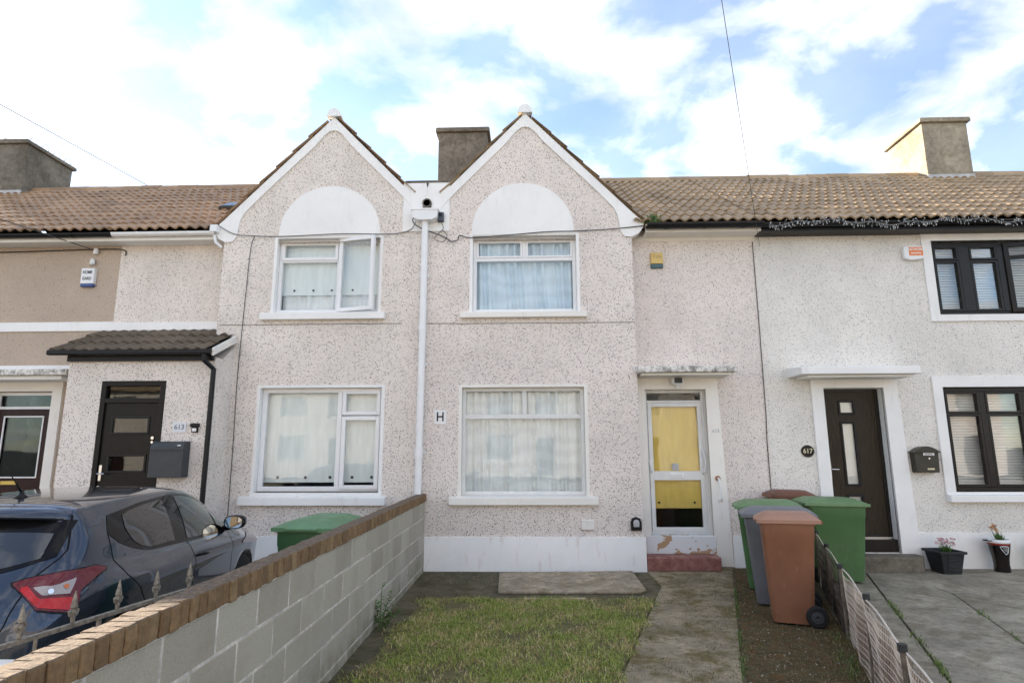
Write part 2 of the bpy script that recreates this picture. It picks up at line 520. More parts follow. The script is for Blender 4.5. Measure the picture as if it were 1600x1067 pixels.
# ------------------------------------------------------------------ terrace
PX = -1.645            # party line 613 | 615
B1, B2, B3, B4 = -6.80, 3.62, 8.86, -12.0
SB = .30               # the recessed walls stand this far behind the gabled bays
EAVE_Z, EAVE_Y, RIDGE_Y, RIDGE_Z = 5.235, -.02, 3.70, 7.665
SLOPE = (RIDGE_Z - EAVE_Z) / (RIDGE_Y - EAVE_Y)
def main_z(y): return EAVE_Z + (y - EAVE_Y) * SLOPE
GS = 1.035             # gable slope
GAPEX = 7.15

def wall_grid(mb, x0, x1, z0, z1, holes, y0, y1):
    """a wall slab with rectangular openings, with reveals"""
    xs = sorted({x0, x1, *[h[0] for h in holes], *[h[1] for h in holes]})
    zs = sorted({z0, z1, *[h[2] for h in holes], *[h[3] for h in holes]})
    def inh(a, b):
        return any(h[0] - 1e-6 <= a and b[0] <= h[1] + 1e-6 and h[2] - 1e-6 <= b[1] and b[2] <= h[3] + 1e-6 for h in holes)
    for i in range(len(xs) - 1):
        for j in range(len(zs) - 1):
            a, b, c, d = xs[i], xs[i + 1], zs[j], zs[j + 1]
            if any(h[0] <= (a + b) / 2 <= h[1] and h[2] <= (c + d) / 2 <= h[3] for h in holes):
                continue
            mb.add([(a, y0, c), (b, y0, c), (b, y0, d), (a, y0, d)], [(0, 1, 2, 3)])
            mb.add([(a, y1, c), (b, y1, c), (b, y1, d), (a, y1, d)], [(0, 3, 2, 1)])
    mb.add([(x0, y0, z0), (x0, y1, z0), (x0, y1, z1), (x0, y0, z1)], [(0, 1, 2, 3)]); mb.add([(x1, y0, z0), (x1, y0, z1), (x1, y1, z1), (x1, y1, z0)], [(0, 1, 2, 3)])
    mb.add([(x0, y0, z1), (x0, y1, z1), (x1, y1, z1), (x1, y0, z1)], [(0, 1, 2, 3)])
    for h in holes:
        a, b, c, d = h
        mb.add([(a, y0, c), (a, y1, c), (a, y1, d), (a, y0, d)], [(0, 1, 2, 3)])
        mb.add([(b, y0, c), (b, y0, d), (b, y1, d), (b, y1, c)], [(0, 1, 2, 3)])
        mb.add([(a, y0, d), (a, y1, d), (b, y1, d), (b, y0, d)], [(0, 1, 2, 3)])
        mb.add([(a, y0, c), (b, y0, c), (b, y1, c), (a, y1, c)], [(0, 1, 2, 3)])
    return mb

# one pantile: x across (two rolls), y up the slope, z out of the slope
TW, TL, TE = .33, .43, .365
def tile_mesh():
    mb = MB(); n = 13
    rows = []
    for (y, lift) in ((0, .034), (TL, .004)):
        rows.append([(i / (n - 1) * TW, y, lift + .021 * math.sin(4 * math.pi * i / (n - 1)) ** 1 + .021) for i in range(n)])
    bot = [(p[0], .004, p[2] - .026) for p in rows[0]]
    mb.grid(rows); mb.grid([bot, rows[0]])
    me = mb.mesh('roof_tile', fix=False)
    me.polygons.foreach_set('use_smooth', [k < n - 1 for k in range(len(me.polygons))])
    return me
TILES = {}
def tile_me(key):
    if key not in TILES:
        me = tile_mesh(); me.materials.append(M[key]); TILES[key] = me
    return TILES[key]

def lay_tiles(parent, origin, uax, vax, ncol, nrow, key, keep=lambda p: True):
    """tiles in courses; uax across, vax up the slope (unit vectors)"""
    u = Vector(uax).normalized(); v = Vector(vax).normalized(); w = u.cross(v)
    m = Matrix((u, v, w)).transposed()
    n = 0
    for r in range(nrow):
        for c in range(ncol):
            p = Vector(origin) + u * (c * TW) + v * (r * TE)
            if not keep(p + u * TW / 2 + v * TE / 2):
                continue
            o = bpy.data.objects.new('roof_tile', tile_me(key))
            COL.objects.link(o)
            o.parent = parent
            q = (m.to_euler().to_quaternion() @ Matrix.Rotation(random.gauss(0, .006), 3, 'Z').to_quaternion() @ Matrix.Rotation(random.gauss(0, .008), 3, 'X').to_quaternion())
            o.matrix_local = Matrix.Translation(p + w * random.uniform(0, .006)) @ q.to_matrix().to_4x4()
            n += 1
    return n

def ridge_tiles(parent, a, b, mat, r=.11):
    a, b = Vector(a), Vector(b); L = (b - a).length; n = max(1, round(L / .45)); d = (b - a) / n
    side = Vector((0, 0, 1)).cross(d).normalized()
    mb = MB(); P = []
    for k in range(9):
        q = math.pi * (k / 8) * 1.0
        P.append((math.cos(q) * r, math.sin(q) * r))
    s = d.normalized()
    rows = [[tuple(side * x + Vector((0, 0, 1)) * z + s * t) for x, z in P] for t in (-.004, d.length + .012)]
    mb.grid(rows)
    me = mb.mesh('ridge_tile'); me.materials.append(mat)
    me.polygons.foreach_set('use_smooth', [True] * len(me.polygons))
    for i in range(n):
        o = bpy.data.objects.new('ridge_tile', me); COL.objects.link(o); o.parent = parent
        o.location = a + d * i + Vector((0, 0, random.uniform(-.012, .006)))

def rect_frame(mb, x0, x1, z0, z1, y0, y1, t):
    mb.box(x0, x0 + t, y0, y1, z0, z1); mb.box(x1 - t, x1, y0, y1, z0, z1)
    mb.box(x0 + t, x1 - t, y0, y1, z0, z0 + t); mb.box(x0 + t, x1 - t, y0, y1, z1 - t, z1)
    return mb

def pane(parent, x0, x1, z0, z1, y, mat=None):
    return MB().box(x0, x1, y, y + .008, z0, z1).build('pane', mat or M['glass'], parent)

def curtain(parent, x0, x1, z0, z1, y, mat, folds=13, amp=.025, name='curtain', sweep=0, seed=1):
    rn = random.Random(seed); nx, nz = int(folds * 8), 10
    ph = [rn.uniform(0, 6.28) for _ in range(5)]
    rows = []
    for j in range(nz + 1):
        z = z0 + (z1 - z0) * j / nz; row = []
        for i in range(nx + 1):
            t = i / nx
            yy = amp * (math.sin(t * folds * 6.28 + ph[0] + .6 * math.sin(t * 9 + ph[1])) + .5 * math.sin(t * folds * 2.7 * 6.28 / 2 + ph[2] + z * .6))
            xx = x0 + (x1 - x0) * t + sweep * math.sin(t * 3.14) * (1 - j / nz) ** 2
            row.append((xx, y + yy, z))
        rows.append(row)
    return MB().grid(rows).build(name, mat, parent, smooth=True)

def sill(parent, x0, x1, z0, z1, y0, y1, mat=None):
    mb = MB().prism([(y0, z0), (y1, z0), (y1, z1 + .015), (y0, z1 - .01)], x0, x1, 'x')
    return mb.build('sill', mat or M['offwhite'], parent, bevel=.008)

def lunette(parent, cx, x0, x1, z0, ztop, mat):
    pts = []
    a = (x1 - x0) / 2; h = ztop - z0
    for k in range(25):
        q = math.pi * k / 24
        pts.append((cx + a * math.cos(q), z0 + h * (abs(math.sin(q)) ** .92)))
    return MB().prism(pts, -.012, .05).build('lunette', mat, parent)

def gable_band(parent, cx, lo, hi, mat):
    """raised plaster band under the verge; lo / hi: 'knee' or 'valley' at the left / right foot"""
    def half(sg, kind):
        out = [(0, GAPEX)]; inn = [(0, GAPEX - .235)]
        for t in (.12, .2, .3, .6, .9, 1.15):
            out.append((t, GAPEX - GS * t))
        for t, dz in ((.07, .25), (.16, .325), (.3, .505), (.6, .815), (.9, 1.125), (1.15, 1.385)):
            inn.append((t, GAPEX - dz))
        if kind == 'knee':
            out += [(1.45, GAPEX - GS * 1.45), (1.70, GAPEX - GS * 1.70), (1.862, 5.235), (1.85, 5.16), (1.78, 5.06), (1.66, 5.0)]
            inn += [(1.31, 5.59), (1.40, 5.48), (1.45, 5.37), (1.475, 5.24), (1.49, 5.10), (1.55, 5.01)]
        else:
            out += [(1.22, GAPEX - GS * 1.22), (1.30, 5.955), (1.4, 5.955), (1.5, 5.955), (1.6, 5.955)]
            inn += [(1.24, 5.67), (1.31, 5.585), (1.37, 5.48), (1.40, 5.36), (1.41, 5.10)]
        return [(cx + sg * a, z) for a, z in out], [(cx + sg * a, z) for a, z in inn]
    mb = MB()
    for sg, kind in ((-1, lo), (1, hi)):
        o, i = half(sg, kind)
        n = len(o)
        yf, yb = -.028, .10
        for k in range(n - 1):
            f = [(o[k][0], yf, o[k][1]), (o[k + 1][0], yf, o[k + 1][1]), (i[k + 1][0], yf, i[k + 1][1]), (i[k][0], yf, i[k][1])]
            mb.add(f, [(0, 1, 2, 3)])
            mb.add([f[0], f[1], (o[k + 1][0], yb, o[k + 1][1]), (o[k][0], yb, o[k][1])], [(0, 1, 2, 3)])
            mb.add([f[3], f[2], (i[k + 1][0], yb, i[k + 1][1]), (i[k][0], yb, i[k][1])], [(0, 1, 2, 3)])
        k = n - 1
        mb.add([(o[k][0], yf, o[k][1]), (i[k][0], yf, i[k][1]), (i[k][0], yb, i[k][1]), (o[k][0], yb, o[k][1])], [(0, 1, 2, 3)])
    bm = bmesh.new(); me = mb.mesh('gable_band', False); bm.from_mesh(me)
    bmesh.ops.remove_doubles(bm, verts=bm.verts, dist=.0005); bmesh.ops.recalc_face_normals(bm, faces=bm.faces); bm.to_mesh(me); bm.free()
    return mesh_obj('gable_band', me, mat, parent)

def gable_roof(house, cx, xl, xr, key):
    """small cross roof behind the gable"""
    ye = EAVE_Y + (GAPEX - EAVE_Z) / SLOPE
    mb = MB()
    zl, zr = GAPEX - GS * (cx - xl), GAPEX - GS * (xr - cx)
    mb.add([(cx, 0, GAPEX), (cx, ye, GAPEX), (xl, 0, zl), (xl, EAVE_Y + (zl - EAVE_Z) / SLOPE, zl), (xr, 0, zr), (xr, EAVE_Y + (zr - EAVE_Z) / SLOPE, zr)],
           [(0, 1, 3, 2), (0, 4, 5, 1)])
    ro = mb.build('gable_roof', M['void'], house)
    c = 1 / math.hypot(1, GS)
    for sg, xe in ((-1, xl), (1, xr)):
        L = abs(xe - cx) / c
        nrow = int(L / TE) + 1
        foot = Vector((xe + sg * .05, 0, GAPEX - GS * (abs(xe - cx) + .05)))
        vax = Vector((-sg * c, 0, GS * c))
        keep = lambda p: p.z > main_z(p.y) - .12 and (p.x - cx) * sg > .02
        if sg > 0:
            lay_tiles(ro, foot + Vector((0, -.055, 0)), (0, 1, 0), vax, 8, nrow, key, keep)
        else:
            lay_tiles(ro, foot + Vector((0, -.055 + 8 * TW, 0)), (0, -1, 0), vax, 8, nrow, key, keep)
    ridge_tiles(ro, (cx, -.02, GAPEX - .01), (cx, ye, GAPEX - .01), M[key], .105)
    # plaster half-round stop at the apex
    pts = [(cx + .118 * math.cos(math.pi * k / 12), GAPEX - .005 + .145 * math.sin(math.pi * k / 12)) for k in range(13)]
    MB().prism(pts, -.075, .03).build('ridge_stop', M['upvc'], ro)
    return ro

def main_roof(house, x0, x1, key, gcx=None, gl=0, gr=0, skip=lambda p: False, bay=(0, 0)):
    mb = MB().add([(x0, EAVE_Y, EAVE_Z), (x1, EAVE_Y, EAVE_Z), (x1, RIDGE_Y, RIDGE_Z), (x0, RIDGE_Y, RIDGE_Z), (x0, 7.4, EAVE_Z), (x1, 7.4, EAVE_Z)],
                  [(0, 1, 2, 3), (3, 2, 5, 4)])
    if gcx is not None:      # the sheet starts behind the gabled bay wall
        a, b = max(x0, bay[0]), min(x1, bay[1]); yb = .22; zb = main_z(yb); mb = MB()
        for p0, p1, ys in ((x0, a, EAVE_Y), (a, b, yb), (b, x1, EAVE_Y)):
            if p1 - p0 > .001: mb.add([(p0, ys, main_z(ys)), (p1, ys, main_z(ys)), (p1, RIDGE_Y, RIDGE_Z), (p0, RIDGE_Y, RIDGE_Z)], [(0, 1, 2, 3)])
        mb.add([(x0, RIDGE_Y, RIDGE_Z), (x1, RIDGE_Y, RIDGE_Z), (x1, 7.4, EAVE_Z), (x0, 7.4, EAVE_Z)], [(0, 1, 2, 3)])
    ro = mb.build('roof', M['void'], house)
    def keep(p):
        if skip(p): return False
        if gcx is None: return True
        gz = GAPEX - GS * abs(p.x - gcx)
        return not (p.z < gz + .03 and gl - .1 < p.x < gr + .1)
    c = math.hypot(1, SLOPE)
    lay_tiles(ro, (x0, EAVE_Y - .045, EAVE_Z - .03), (1, 0, 0), (0, 1 / c, SLOPE / c), int(round((x1 - x0) / TW)), int((RIDGE_Y - EAVE_Y) * c / TE) + 0, key, keep)
    ridge_tiles(ro, (x0, RIDGE_Y, RIDGE_Z - .035), (x1, RIDGE_Y, RIDGE_Z - .035), M[key], .14)
    return ro

def half_gutter(name, mat, house, x0, x1, y, z, r=.058, fascia=None, brackets=0):
    mb = MB(); P = []
    for k in range(9):
        q = math.pi + math.pi * k / 8
        P.append((y + r * math.cos(q), z + r * math.sin(q)))
    for k in range(8, -1, -1):
        q = math.pi + math.pi * k / 8
        P.append((y + (r - .006) * math.cos(q), z + (r - .006) * math.sin(q)))
    mb.prism(P, x0, x1, 'x')
    for i in range(brackets):
        x = x0 + (x1 - x0) * (i + .5) / brackets
        mb.prism([(y + (r + .006) * math.cos(math.pi + math.pi * k / 8), z + (r + .006) * math.sin(math.pi + math.pi * k / 8)) for k in range(9)] + [(y + r * .5, z), (y - r * .5, z)], x - .02, x + .02, 'x')
    g = mb.build(name, mat, house)
    if fascia:
        MB().box(x0, x1, y + r + .004, y + r + .03, z - .105, z + .03).build('fascia', fascia, house)
        MB().box(x0, x1, y + r + .03, SB - .004, z - .095, z - .075).build('soffit', fascia, house)
    return g

def chimney(house, x0, x1, y0, y1, ztop, mat, pots=2, capm=None):
    zb = main_z(min(y0, RIDGE_Y)) - .3
    ch = MB().box(x0, x1, y0, y1, zb, ztop - .10).build('chimney', mat, house, bevel=.015)
    MB().prism([(x0 - .06, ztop - .10), (x1 + .06, ztop - .10), (x1 + .06, ztop - .02), (x1 + .03, ztop), (x0 - .03, ztop), (x0 - .06, ztop - .02)], y0 - .06, y1 + .06).build('capping', capm or mat, ch, bevel=.01)
    for i in range(pots):
        t = (i + .5) / pots
        MB().lathe([(.11, 0), (.12, .03), (.10, .05), (.10, .09), (.08, .09), (.08, .02)], ((x0 + x1) / 2 + (i % 2 - .5) * .25 * (x1 - x0), y0 + (y1 - y0) * t, ztop - .002), 14).build('chimney_pot', M['potc'], ch, smooth=False)
    MB().box(x0 - .012, x1 + .012, y0 - .015, y0 + .02, main_z(y0) - .05, main_z(y0) + .13).build('flashing', M['lead'], ch)
    return ch
M['potc'] = plain('terracotta', (.36, .19, .12), .8, .2)

def room(house, x0, x1, z0, z1, y0, y1):
    """closed plain room behind a window or door"""
    mb = MB().add([(x0, y0, z0), (x1, y0, z0), (x1, y1, z0), (x0, y1, z0), (x0, y0, z1), (x1, y0, z1), (x1, y1, z1), (x0, y1, z1)],
                  [(0, 1, 2, 3), (4, 7, 6, 5), (1, 5, 6, 2), (2, 6, 7, 3), (3, 7, 4, 0)])
    return mb.build('room', M['roomm'], house)
M['roomm'] = plain('room_plaster', (.42, .38, .33), .9)

# ================================================================== house 615 (middle)
H5 = root('terraced_house', 'cream pebbledash house with yellow-blind glass door, between the twin-gabled neighbour and house 617', 'house', (1.0, .3, 0), group='terraced houses of the row', worldcoords=True)
UW = (-.905, .75, 3.815, 5.065); LW = (-1.05, .822, 1.045, 2.66)
wl = MB(); wall_grid(wl, PX, 1.615, 0, 5.0, [LW, (UW[0], UW[1], UW[2], 4.9995)], 0, .26)
gpts = [(PX, 5.0), (UW[0], 5.0), (UW[0], UW[3]), (UW[1], UW[3]), (UW[1], 5.0), (1.615, 5.0), (1.615, GAPEX - GS * 1.665 - .02), (-.05, GAPEX - .02), (-1.25, GAPEX - GS * 1.2 - .02), (PX, 5.9)]
wl.prism(gpts, 0, .26)
wl.box(1.355, 1.615, .26, SB + .3, 0, 5.2)
wl.build('bay_wall', M['dash'], H5)
wr = MB(); D5 = (1.772, 2.70, .20, 2.625)
wall_grid(wr, 1.615, B2, 0, 5.22, [D5], SB, SB + .28)
wr.build('recessed_wall', M['dash'], H5)
bk = MB(); bk.box(PX, B2, 7.1, 7.3, 0, 5.3); bk.build('rear_wall', M['dash'], H5)
MB().prism([(SB, 0), (7.1, 0), (7.1, 5.2), (RIDGE_Y, RIDGE_Z - .1), (SB, 5.2)], PX - .05, PX + .05, 'x').build('party_wall', M['void'], H5)
MB().box(PX + .02, 1.64, -.022, .0, 0, .475).build('plinth', M['plinth'], H5)
lunette(H5, -.1, -.915, .715, 5.07, 5.935, M['white'])
gable_band(H5, -.05, 'valley', 'knee', M['white'])
gable_roof(H5, -.05, -1.35, 1.80, 'tile')
main_roof(H5, PX, B2, 'tile', -.05, -1.6, 1.9, bay=(PX, 1.62))
# valley parapet between the gables, with outlet
par = MB()
wall_grid(par, -2.02, -1.27, 5.14, 5.965, [(-1.70, -1.56, 5.53, 5.67)], -.018, .12)
par.box(-2.02, -1.27, .10, .14, 5.14, 5.9)
par.build('valley_parapet', M['white'], H5)
MB().box(-1.99, -1.30, -.03, .16, 5.965, 6.0).build('parapet_coping', M['stepc'], H5)
MB().lathe([(.075, -.02), (.075, .09), (.055, .09), (.055, -.02)], (-1.63, -.05, 5.60), 16, 'y').build('valley_outlet', M['stepc'], H5)
hp = MB().prism([(-1.85, 5.455), (-1.425, 5.455), (-1.45, 5.31), (-1.53, 5.27), (-1.74, 5.27), (-1.82, 5.31)], -.19, -.02)
hp.box(-1.86, -1.415, -.20, -.018, 5.43, 5.46)
hop = hp.build('rain_hopper', M['upvc'], H5, bevel=.006)
dp = MB().tube([(-1.645, -.085, 5.29), (-1.648, -.085, 3.2), (-1.665, -.085, .05)], .052, 14)
for z in (4.55, 3.55, 2.05): dp.tube([(-1.648 - (5.3 - z) * .0035, -.085, z - .03), (-1.648 - (5.3 - z) * .0035, -.085, z + .03)], .058, 14)
dp.tube([(-1.66, -.085, 1.60), (-1.66, -.085, 1.74)], .064, 14)
for z in (4.4, 3.0, 1.68): dp.box(-1.74, -1.57, -.03, -.005, z - .02, z + .02)
dp.build('downpipe', M['upvc'], H5, smooth=False)
half_gutter('gutter', M['black'], H5, 1.84, B2 + .02, -.075, 5.185, r=.078, fascia=M['offwhite'], brackets=3)
MB().box(1.615, B2, SB - .015, SB, 5.03, 5.12).build('wall_plate_band', M['offwhite'], H5)

def window(house, hole, yf, fmat, sill_z, sill_x, smat, t=.055, depth=.07, y=.10):
    w = rect_frame(MB(), hole[0] + .012, hole[1] - .012, hole[2] + .01, hole[3] - .012, y, y + depth, t)
    fr = None
    return w
def finish_window(house, mbw, fmat):
    return mbw.build('window', fmat, house, bevel=.006)

# upper window of 615
w = window(H5, UW, 0, None, 0, 0, None)
w.box(UW[0] + .067, UW[1] - .067, .10, .17, 4.665, 4.72); w.box(-.11, -.05, .10, .17, 4.72, UW[3] - .067)
w5u = finish_window(H5, w, M['upvc'])
f = MB()
for a, b in ((UW[0] + .067, -.11), (-.05, UW[1] - .067)): rect_frame(f, a + .002, b - .002, 4.722, UW[3] - .069, .092, .15, .028)
f.build('vent_sash', M['upvc'], w5u)
pane(w5u, UW[0] + .067, UW[1] - .067, 3.88, 4.665, .13); pane(w5u, UW[0] + .095, -.138, 4.75, 4.97, .125); pane(w5u, -.02, UW[1] - .095, 4.75, 4.97, .125)
curtain(w5u, UW[0] + .03, UW[1] - .03, 3.86, 5.04, .215, M['lace'], 11, .034, sweep=.06, seed=3)
sill(w5u, -1.075, .88, 3.715, 3.812, -.085, .10)
MB().box(UW[0] - .03, UW[1] + .03, -.008, .0, UW[2], UW[3] + .012).build('reveal_paint', M['white'], w5u) if False else None
# lower window of 615
w = window(H5, LW, 0, None, 0, 0, None)
w.box(LW[0] + .067, LW[1] - .067, .10, .17, 2.175, 2.24); w.box(-.125, -.06, .10, .17, 2.24, LW[3] - .067)
w5l = finish_window(H5, w, M['alu'])
pane(w5l, LW[0] + .067, LW[1] - .067, 1.11, 2.175, .13); pane(w5l, LW[0] + .067, -.125, 2.24, 2.59, .125); pane(w5l, -.06, LW[1] - .067, 2.24, 2.59, .125)
curtain(w5l, LW[0] + .03, LW[1] - .03, 1.08, 2.63, .225, M['laceg'], 13, .036, seed=5)
sill(w5l, -1.205, .968, .925, 1.042, -.085, .10)
# painted reveals
def reveal(parent, h, mat, t=.012, d=.10, y0=-.004):
    mb = MB()
    mb.box(h[0], h[0] + t, y0, d, h[2], h[3]); mb.box(h[1] - t, h[1], y0, d, h[2], h[3]); mb.box(h[0] + t, h[1] - t, y0, d, h[3] - t, h[3])
    mb.box(h[0] - .035, h[0], y0, .01, h[2], h[3] + .03); mb.box(h[1], h[1] + .035, y0, .01, h[2], h[3] + .03); mb.box(h[0], h[1], y0, .01, h[3], h[3] + .03)
    return mb.build('reveal', mat, parent)
reveal(w5u, UW, M['white']); reveal(w5l, LW, M['offwhite'])
room(H5, UW[0] - .4, 1.3, 3.2, 5.15, .26, 3.2); room(H5, LW[0] - .4, 1.3, .3, 2.9, .26, 3.4); room(H5, 1.66, 3.0, .15, 2.9, SB + .28, 4.0)

# door of 615
def surround(parent, x0, x1, h, z0, mat, xb=None, proud=.035):
    mb = MB(); xb = xb or x1; y = SB - proud
    mb.box(x0, h[0], y, SB + .02, z0, h[3]); mb.box(x0, x1, y, SB + .02, h[3], 2.845)
    mb.add([(h[1], y, z0), (xb, y, z0), (x1, y, h[3]), (h[1], y, h[3]), (h[1], SB + .02, z0), (xb, SB + .02, z0), (x1, SB + .02, h[3]), (h[1], SB + .02, h[3])],
           [(0, 1, 2, 3), (4, 7, 6, 5), (0, 4, 5, 1), (1, 5, 6, 2), (0, 3, 7, 4)])
    t = .006
    mb.box(h[0] - .001, h[0] + t, SB + .02, SB + .2, z0, h[3]); mb.box(h[1] - t, h[1] + .001, SB + .02, SB + .2, z0, h[3]); mb.box(h[0], h[1], SB + .02, SB + .2, h[3] - t, h[3] + .001)
    return mb.build('door_surround', mat, parent)
surround(H5, 1.645, 2.885, D5, .02, M['offwhite'], 2.965)
yd = SB + .11
d = rect_frame(MB(), D5[0] + .006, D5[1] - .006, .455, D5[3] - .006, yd, yd + .07, .04)
d.box(D5[0] + .046, D5[1] - .046, yd, yd + .07, 2.43, 2.465)
door5 = d.build('door', M['alu'], H5, bevel=.005)
lf = rect_frame(MB(), 1.822, 2.650, .497, 2.427, yd - .012, yd + .04, .062)
lf.box(1.884, 2.588, yd - .012, yd + .04, 1.25, 1.385)
lf.build('door_leaf', M['alu'], door5, bevel=.004)
pane(door5, 1.884, 2.588, 1.385, 2.365, yd + .01, M['glass']); pane(door5, 1.884, 2.588, .56, 1.25, yd + .01, M['glass']); pane(door5, 1.82, 2.652, 2.465, 2.58, yd + .02, M['glassdark'])
bl = MB()
rows = [[(x, yd + .06 + .006 * math.sin(x * 21), z) for x in np.linspace(1.84, 2.64, 30)] for z in np.linspace(.83, 2.42, 8)]
bl.grid(rows); bl.build('roller_blind', M['blindy'], door5, smooth=True)
for x in (1.95, 2.49): MB().lathe([(.017, -.004), (.017, .002)], (x, yd + .047, .915), 12, 'y').build('eyelet', M['bark'], door5)
MB().box(2.11, 2.33, yd - .022, yd - .012, 1.285, 1.355).build('letter_plate', M['upvc'], door5, bevel=.004)
MB().box(2.135, 2.305, yd - .027, yd - .022, 1.30, 1.34).build('letter_flap', M['alu'], door5, bevel=.004)
MB().box(2.165, 2.265, yd + .0, yd + .008, 1.40, 1.50).build('sticker', M['greyst'] if 'greyst' in M else M['lead'], door5)
ph = [(2.625, yd - .015, 1.34), (2.635, yd - .05, 1.38), (2.655, yd - .06, 1.48), (2.655, yd - .06, 1.56), (2.635, yd - .05, 1.66), (2.625, yd - .015, 1.70)]
MB().tube(ph, .012, 8).build('pull_handle', M['upvc'], door5, smooth=True)
MB().tube([(1.846, yd - .015, 1.36), (1.84, yd - .05, 1.40), (1.82, yd - .055, 1.50), (1.80, yd - .04, 1.55)], .010, 8).build('pull_handle', M['upvc'], door5, smooth=True)
MB().tube([(2.80, SB - .035, 1.285), (2.80, SB - .085, 1.285), (2.81, SB - .09, 1.2), (2.825, SB - .09, 1.0), (2.825, SB - .085, .965), (2.825, SB - .035, .965)], .014, 8).build('grab_rail', M['upvc'], H5, smooth=True)
MB().lathe([(.04, 0), (.04, -.012), (.02, -.014)], (2.80, SB - .035, 1.285), 14, 'y').build('rail_rose', M['rust'] if 'rust' in M else M['potc'], H5)
MB().lathe([(.035, 0), (.035, -.012), (.02, -.014)], (2.825, SB - .035, .965), 14, 'y').build('rail_rose', M['offwhite'], H5)
th = NT('peeling_paint'); nn = th.noise(5.5, 4, .5, stretch=(1, 1, 1.3))
th.col(th.mix(th.ramp(nn, [(.555, 0.0), (.565, 1.0)]), (.72, .73, .74), (.45, .29, .17))); th.set(Roughness=.8); th.bump(th.ramp(nn, [(.555, 1.0), (.565, 0.0)]), .5, .004)
MB().box(1.70, 2.72, SB - .045, SB + .18, .20, .452).build('threshold', th.m, H5, bevel=.008)
red = NT('worn_red_paint')
rc = red.ramp(red.noise(9, 6, .7), [(.35, (.19, .075, .06)), (.55, (.30, .13, .11)), (.72, (.36, .27, .22))]); red.col(rc); red.set(Roughness=.8); red.bump(red.noise(40, 5), .5, .006)
MB().box(1.645, 2.70, -.02, SB - .046, .0, .205).build('doorstep', red.m, H5, bevel=.025)
def weathered():
    t = NT('weathered_canopy'); g = t.n('ShaderNodeNewGeometry'); sx = t.n('ShaderNodeSeparateXYZ'); t.l(g.outputs['Normal'], sx.inputs[0])
    n = t.ramp(t.noise(13, 6, .75, stretch=(1, 1, .6)), [(.44, 0.0), (.62, .9)])
    t.col(t.mix(n, (.76, .74, .69), (.17, .155, .135))); t.set(Roughness=.9); t.bump(t.noise(50, 5), .5, .006); return t.m
M['weath'] = weathered()
MB().prism([(-.20, 2.835), (SB + .1, 2.835), (SB + .1, 2.99), (-.20, 2.925)], 1.60, 3.05, 'x').build('canopy', M['weath'], H5, bevel=.012)
MB().prism([(-.13, 2.80), (SB + .05, 2.80), (SB + .05, 2.832), (-.13, 2.832)], 1.66, 2.98, 'x').build('canopy_bed', M['offwhite'], H5)
# low plinth to the right of the door
MB().prism([(2.97, 0), (B2, 0), (B2, .30), (3.25, .30), (3.25, .46), (2.97, .46)], SB - .02, SB + .01).build('side_plinth', M['plinth'], H5)
# horizontal day-joint line in the dash
MB().box(PX + .05, -1.13, -.007, .01, 3.637, 3.645).build('render_joint', M['stepc'], H5)
MB().box(-1.12, 1.615, -.006, .01, 3.63, 3.638).build('render_joint', M['stepc'], H5)
MB().tube([(3.60, SB - .012, 5.0), (3.605, SB - .012, 3.5), (3.60, SB - .012, 2.2), (3.585, SB - .012, 1.9), (3.59, SB - .008, .45)], .006, 6).build('drain_cable', M['cable'], H5)
chimney(H5, -2.03, -.93, 3.35, 4.6, 8.87, M['chim'], 1)

# ================================================================== house 613
H3 = root('terraced_house', 'pale pebbledash house 613 with black porch door and left-hand gable', 'house', (-4.2, .3, 0), group='terraced houses of the row', worldcoords=True)
U3 = (-4.04, -2.36, 3.84, 5.07); L3 = (-4.15, -2.25, 1.10, 2.67); XL = -4.905
wl = MB(); wall_grid(wl, XL, PX, 0, 5.0, [L3, (U3[0], U3[1], U3[2], 4.9995)], 0, .26)
wl.prism([(XL, 5.0), (U3[0], 5.0), (U3[0], U3[3]), (U3[1], U3[3]), (U3[1], 5.0), (PX, 5.0), (PX, 5.9), (-2.0, GAPEX - GS * 1.21 - .02), (-3.21, GAPEX - .02), (XL, GAPEX - GS * 1.695 - .02)], 0, .26)
wl.box(XL, XL + .26, .26, SB + .3, 0, 5.2)
wl.build('bay_wall', M['dash613'], H3)
wr = MB(); wall_grid(wr, B1, XL, 0, 5.22, [(-6.2, -5.3, .1, 2.3)], SB, SB + .28); wr.build('recessed_wall', M['dash613'], H3)
MB().box(B1, PX, 7.1, 7.3, 0, 5.3).build('rear_wall', M['dash613'], H3)
MB().box(XL - .02, PX - .02, -.022, 0, 0, .475).build('plinth', M['white'], H3)
lunette(H3, -3.2, -4.02, -2.38, 5.09, 5.935, M['white'])
gable_band(H3, -3.21, 'knee', 'valley', M['white'])
gable_roof(H3, -3.21, -5.06, -1.92, 'tileL')
main_roof(H3, B1, PX, 'tileL', -3.21, -5.16, -1.6, bay=(-4.91, PX))
half_gutter('gutter', M['upvc'], H3, -6.72, -5.03, -.05, 5.17, fascia=M['white'], brackets=2)
MB().box(-5.10, -4.98, -.12, .02, 5.15, 5.27).build('gutter_end', M['upvc'], H3, bevel=.01)
MB().tube([(-5.06, -.04, 5.13), (-5.03, -.02, 5.0), (-4.95, .02, 4.93)], .025, 8).build('gutter_outlet', M['upvc'], H3)
w = window(H3, U3, 0, None, 0, 0, None); w.box(-3.085, -3.025, .10, .17, U3[2] + .06, U3[3] - .06); w.box(U3[0] + .067, -3.085, .10, .17, 4.685, 4.735)
w3u = finish_window(H3, w, M['upvc'])
f = rect_frame(MB(), U3[0] + .05, -3.07, 4.715, U3[3] - .05, .08, .15, .05); f.box(-3.75, -3.35, .072, .085, 5.00, 5.015); f.build('vent_sash', M['upvc'], w3u, bevel=.005)
